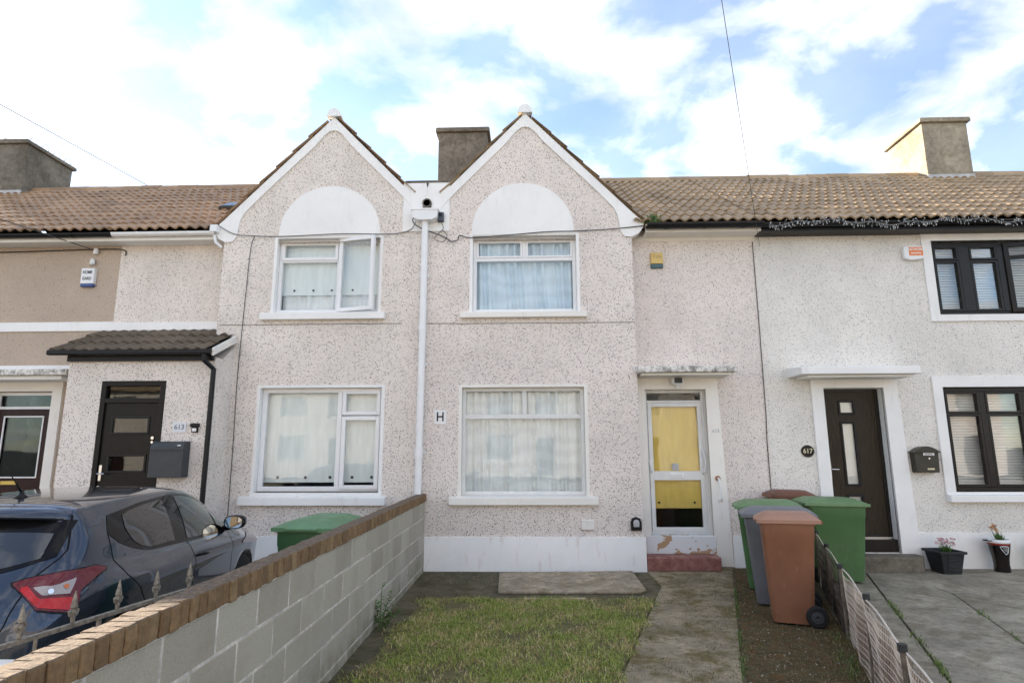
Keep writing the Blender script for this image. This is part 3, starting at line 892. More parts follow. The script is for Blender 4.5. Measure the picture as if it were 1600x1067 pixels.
pane(w3u, U3[0] + .067, -3.085, 3.90, 4.685, .13); pane(w3u, U3[0] + .1, -3.12, 4.765, 4.97, .12)
sash = rect_frame(MB(), 0, .625, 0, 1.21, 0, .06, .06).build('open_sash', M['upvc'], w3u, bevel=.006)
sash.location = (-3.045, .045, 3.855); sash.rotation_euler = (0, 0, R(-15))
sp = MB().box(.058, .567, .025, .033, .058, 1.152).build('pane', M['glass'], sash)
MB().grid([[(x, .22 + .004 * math.sin(x * 9), z) for x in np.linspace(-4.0, -2.4, 24)] for z in (4.17, 5.04)]).build('roller_blind', M['blind'], w3u, smooth=True)
curtain(w3u, -4.0, -2.4, 3.86, 4.5, .26, M['laceg'], 9, .02, name='net_curtain', seed=8)
for x in (-3.80, -3.49, -3.19, -2.85, -2.52): MB().lathe([(.018, -.004), (.018, .003)], (x, .212, 4.25), 12, 'y').build('eyelet', M['cable'], w3u)
sill(w3u, -4.205, -2.25, 3.715, 3.832, -.085, .10, M['white'])
reveal(w3u, U3, M['white'])
w = window(H3, L3, 0, None, 0, 0, None, t=.07); w.box(-2.965, -2.895, .10, .17, L3[2] + .07, L3[3] - .07)
w3l = finish_window(H3, w, M['upvc'])
f = rect_frame(MB(), -2.885, L3[1] - .05, 2.245, L3[3] - .05, .078, .15, .055); f.box(-2.75, -2.42, .07, .08, 2.585, 2.60); f.build('vent_sash', M['upvc'], w3l, bevel=.005)
rect_frame(MB(), -2.885, L3[1] - .05, L3[2] + .04, 2.225, .078, .15, .06).build('side_sash', M['upvc'], w3l, bevel=.005)
pane(w3l, L3[0] + .08, -2.965, L3[2] + .08, L3[3] - .08, .13); pane(w3l, -2.83, L3[1] - .105, 2.30, 2.565, .115); pane(w3l, -2.825, L3[1] - .11, 1.20, 2.165, .115)
MB().grid([[(x, .23 + .003 * math.sin(x * 9), z) for x in np.linspace(-4.1, -2.3, 24)] for z in (1.235, 2.66)]).build('roller_blind', M['blind'], w3l, smooth=True)
for x in (-3.88, -3.45, -3.07, -2.73, -2.43): MB().lathe([(.022, -.004), (.022, .003)], (x, .222, 1.31), 12, 'y').build('eyelet', M['cable'], w3l)
sill(w3l, -4.33, -2.145, .92, 1.045, -.09, .10, M['white']); reveal(w3l, L3, M['white'])
MB().box(L3[0] - .04, L3[1] + .04, -.02, .10, 1.045, 1.10).build('sub_sill', M['white'], w3l, bevel=.006)
room(H3, -4.5, -2.0, 3.2, 5.15, .26, 3.2); room(H3, -4.5, -2.0, .3, 2.9, .26, 3.4)
MB().box(B1 + .01, -4.99, SB - .02, SB, 3.64, 3.77).build('flashing_band', M['white'], H3)
MB().box(XL + .03, -2.0, -.007, .01, 3.645, 3.653).build('render_joint', M['stepc'], H3)
sk = MB().box(-.22, .22, -.2, .2, 0, .06).build('skylight', M['cable'], H3, bevel=.01)
sy = 1.35; sk.location = Vector((-5.50, sy, main_z(sy) + .06)) - H3.location; sk.rotation_euler = (math.atan(SLOPE), 0, 0)
MB().box(-.17, .17, -.15, .15, .06, .066).build('pane', M['glassdark'], sk)
# porch
PF = -.50; PR = -4.60; PL = -6.79
DP = (-6.265, -5.305, .12, 2.725)
pw = MB(); wall_grid(pw, PL, PR, -.04, 3.06, [DP], PF, PF + .2)
pw.prism([(PF + .2, -.04), (SB, -.04), (SB, 3.52), (PF + .2, 3.06)], PR - .2, PR, 'x'); pw.prism([(PF + .2, -.04), (SB, -.04), (SB, 3.52), (PF + .2, 3.06)], PL, PL + .2, 'x')
pw.build('porch_wall', M['dash613'], H3)
pr_ = MB().add([(PL - .17, PF - .14, 3.135), (PR + .03, PF - .14, 3.135), (PR + .03, SB, 3.60), (PL - .17, SB, 3.60)], [(0, 1, 2, 3)]).build('porch_roof', M['void'], H3)
ps = .465 / (SB - PF + .14); pc = math.hypot(1, ps)
lay_tiles(pr_, (PL - .17, PF - .18, 3.115), (1, 0, 0), (0, 1 / pc, ps / pc), 7, 3, 'tileP')
MB().prism([(PF - .13, 3.07), (SB, 3.51), (SB, 3.62), (PF - .13, 3.18)], PR + .0, PR + .03, 'x').build('verge_board', M['offwhite'], H3)
MB().box(PL - .22, PR - .0, PF - .20, PF - .12, 3.085, 3.165).build('porch_gutter', M['black'], H3, bevel=.02)
MB().box(PL, PR - .02, PF - .06, PF - .003, 3.01, 3.10).build('porch_fascia', M['black'], H3)
MB().tube([(PR - .09, PF - .16, 3.09), (PR - .09, PF - .15, 3.0), (PR + .005, PF - .05, 2.88), (PR + .005, PF - .05, 2.5), (PR + .005, PF - .05, 0)], .036, 10).build('porch_downpipe', M['black'], H3)
d = rect_frame(MB(), DP[0] + .004, DP[1] - .004, DP[2], DP[3] - .004, PF - .01, PF + .09, .075); d.box(DP[0] + .079, DP[1] - .079, PF - .01, PF + .09, 2.40, 2.47)
d3 = d.build('door', M['door613'], H3, bevel=.006)
pane(d3, DP[0] + .079, DP[1] - .079, 2.47, 2.65, PF + .04, M['glassdark'])
lf = MB(); wall_grid(lf, DP[0] + .081, DP[1] - .081, DP[2] + .08, 2.398, [(-6.05, -5.52, 1.97, 2.19), (-6.05, -5.52, 1.43, 1.65), (-6.05, -5.52, .90, 1.12)], PF + .02, PF + .065)
lf.build('door_leaf', M['door613'], d3)
for z in (1.97, 1.43, .90):
    rect_frame(MB(), -6.07, -5.50, z - .02, z + .24, PF + .008, PF + .03, .03).build('panel_frame', M['black'], d3, bevel=.004)
    pane(d3, -6.04, -5.53, z + .01, z + .21, PF + .03, M['glassdark'])
MB().box(DP[0] + .08, DP[1] - .08, PF + .066, PF + .09, DP[2] + .08, 2.39).build('door_core', M['void'], d3)
hd = MB().box(-6.165, -6.125, PF + .005, PF + .02, 1.30, 1.52); hd.tube([(-6.145, PF, 1.40), (-6.145, PF - .045, 1.40), (-6.04, PF - .05, 1.40)], .011, 8); hd.build('handle', M['steel'], d3, bevel=.003)
MB().tube([(-5.43, PF + .01, 1.90), (-5.43, PF - .005, 1.90)], .022, 12).build('lock', M['steel'], d3)
MB().tube([(-5.43, PF + .01, 1.84), (-5.43, PF - .005, 1.84)], .018, 12).build('lock', M['steel'], d3)

# ================================================================== house 611
H1 = root('terraced_house', 'tan roughcast house with white band and burgundy door at the left edge', 'house', (-9.4, .3, 0), group='terraced houses of the row', worldcoords=True)
D1 = (-8.62, -7.63, .2, 2.655); W1 = (-11.4, -9.6, 3.8, 5.0); W1l = (-11.4, -9.6, 1.05, 2.65)
wr = MB(); wall_grid(wr, B4, B1, 0, 5.22, [D1, W1, W1l], SB, SB + .28); wr.build('wall', M['tan'], H1)
MB().box(B4, B1, 7.1, 7.3, 0, 5.3).build('rear_wall', M['tan'], H1)
MB().prism([(SB, 0), (7.1, 0), (7.1, 5.2), (RIDGE_Y, RIDGE_Z - .1), (SB, 5.2)], B4 - .1, B4, 'x').build('party_wall', M['tan'], H1)
MB().box(B4, B1 + .01, SB - .025, SB, 3.635, 3.785).build('string_band', M['white'], H1)
main_roof(H1, B4, B1, 'tileL')
half_gutter('gutter', M['black'], H1, B4, -6.72, -.05, 5.17, fascia=M['offwhite'], brackets=4)
for wh in (W1, W1l):
    w = rect_frame(MB(), wh[0] + .01, wh[1] - .01, wh[2] + .01, wh[3] - .01, SB + .08, SB + .15, .06); w.box(-10.53, -10.47, SB + .08, SB + .15, wh[2] + .07, wh[3] - .07)
    ww = w.build('window', M['upvc'], H1); pane(ww, wh[0] + .07, -10.53, wh[2] + .07, wh[3] - .07, SB + .11); pane(ww, -10.47, wh[1] - .07, wh[2] + .07, wh[3] - .07, SB + .11)
    curtain(ww, wh[0], wh[1], wh[2], wh[3], SB + .24, M['laceg'], 10, seed=4); sill(ww, wh[0] - .1, wh[1] + .1, wh[2] - .1, wh[2], SB - .08, SB + .08)
room(H1, -11.8, -9.2, .3, 5.15, SB + .28, 3.0); room(H1, -9.0, -7.2, .15, 2.9, SB + .28, 3.5)
mb = MB(); mb.box(-8.80, D1[0], SB - .04, SB + .02, 0, D1[3]); mb.box(D1[1], -7.47, SB - .04, SB + .02, 0, D1[3]); mb.box(-8.80, -7.47, SB - .04, SB + .02, D1[3], 2.84)
mb.build('door_surround', M['offwhite'], H1)
MB().prism([(-.20, 2.86), (SB + .1, 2.86), (SB + .1, 3.0), (-.20, 2.95)], -9.2, -7.07, 'x').build('canopy', M['weath'], H1, bevel=.01)
MB().box(-9.3, -7.0, SB - .05, SB - .001, 3.0, 3.07).build('canopy_band', M['white'], H1)
MB().box(-9.1, -7.2, -.12, SB - .001, 2.80, 2.857).build('canopy_bed', M['white'], H1)
d = rect_frame(MB(), D1[0] + .005, D1[1] - .005, .25, D1[3] - .005, SB + .08, SB + .15, .05); d.box(D1[0] + .055, D1[1] - .055, SB + .08, SB + .15, 2.38, 2.42)
d1 = d.build('door', M['upvc'], H1)
rect_frame(MB(), D1[0] + .06, D1[1] - .06, .30, 2.375, SB + .07, SB + .13, .11).box(D1[0] + .17, D1[1] - .17, SB + .07, SB + .13, 1.05, 1.30).build('door_leaf', M['burgundy'], d1, bevel=.005)
rect_frame(MB(), D1[0] + .165, D1[1] - .165, 1.30, 2.27, SB + .062, SB + .075, .02).build('glazing_bead', M['upvc'], d1)
pane(d1, D1[0] + .17, D1[1] - .17, 1.30, 2.27, SB + .09, M['glassdark']); pane(d1, D1[0] + .17, D1[1] - .17, .41, 1.05, SB + .09, M['glassdark']); pane(d1, D1[0] + .055, D1[1] - .055, 2.42, 2.6, SB + .1, M['glassdark'])
MB().box(-8.35, -8.10, SB + .055, SB + .07, 1.20, 1.255).build('letter_plate', plain('brass', (.55, .40, .12), .35, .1, metallic=.8), d1)
chimney(H1, -12.55, -11.54, 3.3, 4.65, 8.77, M['chim'], 4)

# ================================================================== house 617
H7 = root('terraced_house', 'white pebbledash house 617 with dark brown door and dark window frames', 'house', (6.2, .3, 0), group='terraced houses of the row', worldcoords=True)
D7 = (4.485, 5.39, .22, 2.63); L7 = (6.285, 8.18, 1.08, 2.635); U7 = (6.40, 8.30, 3.765, 4.97)
wr = MB(); wall_grid(wr, B2, B3, 0, 5.22, [D7, L7, U7], SB, SB + .28); wr.build('wall', M['dash617'], H7)
MB().box(B2, B3, 7.1, 7.3, 0, 5.3).build('rear_wall', M['dash617'], H7)
MB().box(5.66, B3, SB - .02, SB, 0, .50).build('plinth', M['white'], H7)
main_roof(H7, B2, B3, 'tile')
half_gutter('gutter', M['black'], H7, B2 + .02, B3, -.05, 5.175, fascia=M['black'], brackets=4)
surround(H7, 4.305, 5.60, D7, .0, M['white'], 5.67, .045)
MB().prism([(-.20, 2.79), (SB + .1, 2.79), (SB + .1, 2.96), (-.20, 2.90)], 3.975, 5.69, 'x').build('canopy', M['white'], H7, bevel=.012)
MB().box(4.10, 5.6, -.10, SB - .046, 2.755, 2.787).build('canopy_bed', M['white'], H7)
yd = SB + .12
d7 = rect_frame(MB(), D7[0] + .004, D7[1] - .004, .40, D7[3] - .004, yd, yd + .07, .05).build('door', M['bark'], H7, bevel=.005)
lf = MB(); GL = [(4.79, 5.005, 2.255, 2.43), (4.795, 4.985, 1.18, 2.10), (4.79, 5.0, .865, 1.01)]
wall_grid(lf, D7[0] + .056, D7[1] - .056, .45, D7[3] - .056, GL, yd + .012, yd + .055); lf.build('door_leaf', M['door617'], d7)
for a, b, c, e in GL:
    rect_frame(MB(), a - .025, b + .025, c - .025, e + .025, yd - .003, yd + .02, .034).build('panel_frame', M['black'], d7, bevel=.006)
    pane(d7, a, b, c, e, yd + .03, M['glass'])
MB().box(D7[0] + .055, D7[1] - .055, yd + .056, yd + .068, .45, 2.57).build('door_core', M['slatw'], d7)
MB().box(D7[0] + .01, D7[1] - .01, yd - .03, yd + .02, .40, .425).build('threshold_bar', M['steel'], d7)
MB().box(D7[0] + .004, D7[1] - .004, SB + .02, SB + .2, .22, .398).build('threshold', M['bark'], H7)
hd = MB().box(4.535, 4.57, yd - .002, yd + .012, 1.27, 1.50); hd.tube([(4.55, yd, 1.41), (4.55, yd - .05, 1.41), (4.66, yd - .055, 1.405)], .011, 8); hd.build('handle', M['steel'], d7, bevel=.003)
MB().prism([(4.30, -.03), (5.50, -.03), (5.58, .08), (5.58, SB - .046), (4.30, SB - .046)], -.03, .215, 'z').build('doorstep', M['stepc'], H7, bevel=.02)
def dark_window(hole, trim, zt, lights, opened=None, silly=None):
    w = rect_frame(MB(), hole[0] + .006, hole[1] - .006, hole[2] + .006, hole[3] - .006, SB + .06, SB + .14, .06)
    for k in range(1, len(lights)):
        w.box(lights[k - 1][1], lights[k][0], SB + .05, SB + .14, hole[2] + .066, hole[3] - .066)
    win = w.build('window', M['bark'], H7, bevel=.006)
    for k, (a, b) in enumerate(lights):
        if k == opened:
            s = rect_frame(MB(), 0, b - a + .06, 0, hole[3] - hole[2] - .08, 0, .06, .07); s.box(.07, b - a - .01, 0, .06, zt - hole[2] - .04, zt - hole[2] + .02)
            so = s.build('open_sash', M['bark'], win, bevel=.005); so.location = (a - .02, SB + .03, hole[2] + .04); so.rotation_euler = (0, 0, R(-14))
            MB().box(.07, b - a - .01, .025, .033, .07, zt - hole[2] - .04).build('pane', M['glass'], so); MB().box(.07, b - a - .01, .025, .033, zt - hole[2] + .02, hole[3] - hole[2] - .15).build('pane', M['glass'], so)
            continue
        f = rect_frame(MB(), a + .002, b - .002, hole[2] + .066, zt - .002, SB + .05, SB + .12, .04); f.build('sash', M['bark'], win, bevel=.005)
        f = rect_frame(MB(), a + .002, b - .002, zt + .002, hole[3] - .066, SB + .045, SB + .12, .035); f.build('vent_sash', M['bark'], win, bevel=.005)
        pane(win, a + .042, b - .042, hole[2] + .106, zt - .042, SB + .08); pane(win, a + .037, b - .037, zt + .037, hole[3] - .101, SB + .08)
    z = hole[2] + .05
    while z < hole[3] - .03:
        MB().add([(hole[0] + .03, SB + .205, z), (hole[1] - .03, SB + .205, z), (hole[1] - .03, SB + .222, z + .036), (hole[0] + .03, SB + .222, z + .036)], [(0, 1, 2, 3)]).build('blind_slat', M['slatw'], win); z += .042
    t = MB()
    a, b, c, e = trim
    t.box(a, hole[0], SB - .03, SB + .06, c, e); t.box(hole[1], b, SB - .03, SB + .06, c, e); t.box(hole[0], hole[1], SB - .03, SB + .06, hole[3], e); t.box(hole[0], hole[1], SB - .03, SB + .06, c, hole[2])
    t.build('trim', M['white'], win)
    return win
l7 = dark_window(L7, (6.14, 8.32, 1.045, 2.80), 2.235, [(6.35, 6.86), (6.95, 7.49), (7.58, 8.115)])
sill(l7, 6.15, 8.4, .938, 1.043, SB - .10, SB + .02, M['white'])
u7 = dark_window(U7, (6.255, 8.44, 3.66, 5.08), 4.665, [(6.465, 6.86), (7.03, 7.46), (7.58, 8.235)], opened=2)
room(H7, 6.0, 8.6, .3, 2.95, SB + .28, 3.4); room(H7, 6.0, 8.6, 3.2, 5.15, SB + .28, 3.4); room(H7, 4.3, 5.6, .2, 2.9, SB + .28, 4)
chimney(H7, 8.66, 9.63, 3.3, 4.55, 8.85, M['chimR'], 2)
# house 619, beyond the right edge; its roof shows
H9 = root('terraced_house', 'brown tiled roof to the right of the right-hand chimney, running out of the picture', 'house', (11.4, .3, 0), group='terraced houses of the row', worldcoords=True)
wr = MB(); wall_grid(wr, B3, 14.0, 0, 5.22, [(10.2, 11.9, 1.05, 2.6), (10.2, 11.9, 3.8, 5.0)], SB, SB + .28); wr.build('wall', M['dash'], H9)
for z0, z1 in ((1.05, 2.6), (3.8, 5.0)):
    ww = rect_frame(MB(), 10.21, 11.89, z0 + .01, z1 - .01, SB + .08, SB + .15, .06).build('window', M['upvc'], H9); pane(ww, 10.27, 11.83, z0 + .07, z1 - .07, SB + .11); curtain(ww, 10.2, 11.9, z0, z1, SB + .24, M['laceg'], 10, seed=6)
room(H9, 9.8, 12.3, .3, 5.15, SB + .28, 3.0)
MB().box(B3, 14.0, 7.1, 7.3, 0, 5.3).build('rear_wall', M['dash'], H9)
MB().prism([(SB, 0), (7.1, 0), (7.1, 5.2), (RIDGE_Y, RIDGE_Z - .1), (SB, 5.2)], 13.9, 14.0, 'x').build('party_wall', M['dash'], H9)
main_roof(H9, B3, 14.0, 'tile')
half_gutter('gutter', M['black'], H9, B3, 14.0, -.05, 5.175, fascia=M['black'], brackets=4)

# the row goes on to the left, out of the picture
for xa, xb, lab in ((-17.2, B4 - .1, 'cream house of the row just left of the tan house, outside the picture'), (-22.4, -17.2, 'second house of the row left of the tan house, outside the picture'), (-27.6, -22.4, 'third house of the row left of the tan house, outside the picture')):
    hx = root('terraced_house', lab, 'house', ((xa + xb) / 2, .3, 0), group='terraced houses of the row', worldcoords=True)
    wr = MB(); wins = [(xa + .8, xa + 2.4, 1.05, 2.6), (xa + .8, xa + 2.4, 3.8, 5.0), (xa + 3.3, xa + 4.2, .2, 2.5)]
    wall_grid(wr, xa, xb, 0, 5.22, wins, SB, SB + .28); wr.box(xa, xb, 7.1, 7.3, 0, 5.22); wr.build('wall', M['dash'], hx)
    for k, (a, b, c, d) in enumerate(wins):
        ww = rect_frame(MB(), a + .01, b - .01, c + .01, d - .01, SB + .08, SB + .15, .06).build('window' if k < 2 else 'door', M['upvc'], hx)
        MB().box(a + .07, b - .07, SB + .11, SB + .12, c + .07, d - .07).build('pane' if k < 2 else 'door_leaf', M['glass'] if k < 2 else M['burgundy'], ww)
    room(hx, xa + .3, xb - .3, .1, 5.15, SB + .28, 3.0)
    MB().prism([(EAVE_Y, EAVE_Z), (RIDGE_Y, RIDGE_Z), (7.4, EAVE_Z), (7.4, EAVE_Z - .06), (EAVE_Y, EAVE_Z - .06)], xa, xb, 'x').build('roof', M['tileL'], hx)
# ------------------------------------------------------------------ the far side of the street (behind the camera; seen in the panes)
struct(MB().box(-60, 60, -19.5, -12.2, -.099, -.06).build('road', M['roadc']))
struct(MB().box(-60, 60, -12.2, -10.2, -.099, 0.03).build('pavement', M['roadc']))
struct(MB().box(-60, 60, -21.5, -19.5, -.099, 0.03).build('pavement', M['roadc']))
FY = -27.0
M['farpane'] = plain('curtained_pane', (.34, .35, .36), .25, .1)
def far_house(x, n):
    h = root('facing_house', 'pale rendered house on the far side of the street, mirrored in the panes', 'house', (x, FY, 0), group='houses across the street')
    mb = MB(); wall_grid(mb, -3.2, 3.2, 0, 5.2, [(-2.3, -.6, .95, 2.5), (-2.3, -.6, 3.6, 4.9), (.8, 1.8, .1, 2.3), (.7, 2.1, 3.6, 4.9)], 0, -.3)
    mb.prism([(-3.2, 5.2), (3.2, 5.2), (3.2, 5.3), (-3.2, 5.3)], 0, -.3)
    mb.box(-3.2, 3.2, -7.2, -7, 0, 5.2)
    mb.build('wall', M['dash617'] if n % 2 else M['dash'], h)
    MB().prism([(.3, 5.2), (-3.6, 7.8), (-7.5, 5.2)], -3.2, 3.2, 'x').build('roof', M['tile'], h)
    for a, b, c, d in ((-2.3, -.6, .95, 2.5), (-2.3, -.6, 3.6, 4.9), (.7, 2.1, 3.6, 4.9)):
        w = rect_frame(MB(), a, b, c, d, -.2, -.1, .08).build('window', M['upvc'], h)
        MB().box(a + .08, b - .08, -.19, -.18, c + .08, d - .08).build('pane', M['farpane'], w)
    MB().box(.8, 1.8, -.2, -.1, .1, 2.3).build('door', M['burgundy'], h)
    return h
fh = [far_house(-26.0, 0), far_house(-19.6, 1)]
for k in range(7):
    c = copy_tree(fh[k % 2]); c.location = (-13.2 + 6.4 * k, FY, 0)
    fh.append(c)
for k, h_ in enumerate(fh):
    h_['label'] = '%s pale house in the row across the street, counted from its left end' % ('first second third fourth fifth sixth seventh eighth ninth'.split()[k])

# ------------------------------------------------------------------ the block wall on the left
M['capmortar'] = concrete('cap_mortar', (.17, .125, .085), (.10, .075, .05), .6, s=5)
BW = root('boundary_wall', 'grey concrete block garden wall capped with rough brown bricks', 'wall', (-1.61, -3.6, 0), worldcoords=True)
WX0, WX1 = -1.66, -1.555
MB().box(WX0 + .004, WX1 - .005, -8.3, -.03, -.06, .975).build('mortar', M['mortar'], BW)
bme = MB().box(0, WX1 - WX0, -.215, .215, 0, .213).mesh('block'); bme.materials.append(M['block'])
hme = MB().box(0, WX1 - WX0, -.1025, .1025, 0, .213).mesh('half_block'); hme.materials.append(M['block'])
def put(name, me, parent, loc, rot=(0, 0, 0), bev=0):
    o = bpy.data.objects.new(name, me); COL.objects.link(o); o.parent = parent
    o.location = Vector(loc) - (parent.location if parent.get('root_world') else Vector((0, 0, 0))); o.rotation_euler = rot
    if bev:
        m = o.modifiers.new('bevel', 'BEVEL'); m.width = bev; m.segments = 1
    return o
for r in range(5):
    z = .975 - .225 * (r + 1) + .006
    y = -.04 - .2185 if r % 2 == 0 else -.04 - .1075
    if r % 2:
        put('half_block', hme, BW, (WX0 + random.uniform(-.002, .002), -.04 - .1045, z)); y = -.04 - .2175 - .2185
    while y > -8.2:
        put('block', bme, BW, (WX0 + random.uniform(-.003, .003), y, z), bev=.006)
        y -= .445
MB().box(WX0 + .002, WX1 - .002, -8.28, -.02, .977, 1.0815).build('cap_mortar', M['capmortar'], BW)
cme = []
for k in range(4):
    mb = MB(); rr = random.Random(k)
    mb.box(-.066, .066, -.034, .034, 0, .108)
    me = mb.mesh('cap_brick')
    bm = bmesh.new(); bm.from_mesh(me)
    bmesh.ops.subdivide_edges(bm, edges=[e for e in bm.edges if e.calc_length() > .12], cuts=2)
    bmesh.ops.subdivide_edges(bm, edges=[e for e in bm.edges if abs(e.verts[0].co.z - e.verts[1].co.z) > .09], cuts=1)
    for v in bm.verts: v.co += Vector((rr.gauss(0, .0025), rr.gauss(0, .0012), rr.gauss(0, .0016)))
    bm.to_mesh(me); bm.free(); me.materials.append(M['brick']); cme.append(me)
y = -.05; k = 0
while y > -8.25:
    put('cap_brick', cme[random.randrange(4)], BW, ((WX0 + WX1) / 2 + random.uniform(-.004, .004), y, .976 + random.uniform(-.002, .002)), (random.gauss(0, .006), random.gauss(0, .01), random.gauss(0, .01) + (math.pi if k % 2 else 0)), bev=.006)
    y -= .0725; k += 1

# ------------------------------------------------------------------ neighbour's pier and open railing
pier = root('gate_pier', 'low cream rendered pier beside the block wall in the bottom left corner', 'pier', (-2.52, -6.35, -.03), 0)
MB().box(-.2, .2, -.2, .2, 0, .80).build('shaft', M['offwhite'], pier)
MB().prism([(-.23, .80), (.23, .80), (.23, .86), (-.23, .86)], -.23, .23).build('cap', M['offwhite'], pier, bevel=.01)
rl = root('railing', 'old iron railing with spear finials in front of the dark hatchback', 'railing', (-2.39, -6.12, 0), R(0))
dirv = Vector((-2.12, -4.92, 0)) - Vector((-2.36, -6.15, 0)); L = dirv.length
rl.location = (-2.36, -6.15, 0); rl.rotation_euler = (0, 0, math.atan2(dirv.y, dirv.x))
M['iron'] = plain('rusty_iron_paint', (.20, .175, .14), .7, .5, 40, bump=.4)
MB().box(-.02, L, -.012, .012, .875, .895).build('top_rail', M['iron'], rl)
MB().box(-.02, L, -.012, .012, .12, .14).build('bottom_rail', M['iron'], rl)
for i in range(4):
    t = .16 + i * (L - .26) / 3
    if i % 2 == 0:
        MB().lathe([(.004, .14), (.0085, .142), (.0085, .873)], (t, 0, 0), 8).build('bar', M['iron'], rl)
    else:
        MB().box(t - .008, t + .008, -.008, .008, .1405, .8745).build('bar', M['iron'], rl)
for i in range(5):
    t = .08 + i * (L - .22) / 4
    f = MB().lathe([(.008, .895), (.013, .90), (.016, .925), (.010, .94), (.019, .955), (.012, .975), (.024, .985), (.022, .995), (.003, 1.075)], (t, 0, 0), 6)
    for sg in (-1, 1):
        f.tube([(t, 0, .925), (t + sg * .026, 0, .945), (t + sg * .034, 0, .965), (t + sg * .022, 0, .975)], [.008, .010, .009, .004], 6)
    f.v = [(t + (p[0] - t) * .72, p[1] * .72, .895 + (p[2] - .895) * .85) for p in f.v]
    f.build('finial', M['iron'], rl)

# ------------------------------------------------------------------ wheeled bins
def bin_mats(c, name):
    t = NT(name); n = t.noise(3, 5)
    t.col(t.ramp(n, [(.3, tuple(x * .85 for x in c)), (.7, tuple(x * 1.1 for x in c))])); t.set(Roughness=.48)
    base = t.b.inputs['Base Color'].links[0].from_socket
    sc = t.noise(26, 4, .7, stretch=(1, 1, .35)); t.col(t.mix(t.ramp(sc, [(.60, 0.0), (.72, .30)]), base, tuple(min(1, x * 1.5 + .10) for x in c)))
    t.l(t.ramp(t.noise(9, 4), [(.3, .38), (.7, .62)]), t.b.inputs['Roughness'])
    t.bump(t.noise(220, 2), .08, .002)
    return t.m
M['bing'] = bin_mats((.06, .14, .045), 'green_bin_plastic'); M['bingl'] = bin_mats((.14, .24, .11), 'faded_green_lid')
M['bindg'] = bin_mats((.05, .13, .055), 'dark_green_bin_plastic'); M['bindgl'] = bin_mats((.10, .21, .10), 'dark_green_lid')
M['bingr'] = bin_mats((.13, .13, .14), 'grey_bin_plastic'); M['bingrl'] = bin_mats((.17, .175, .19), 'grey_lid')
M['binb'] = bin_mats((.235, .098, .05), 'brown_bin_plastic'); M['binbl'] = bin_mats((.37, .20, .135), 'faded_brown_lid')
M['bindb'] = bin_mats((.15, .06, .035), 'dark_brown_lid')
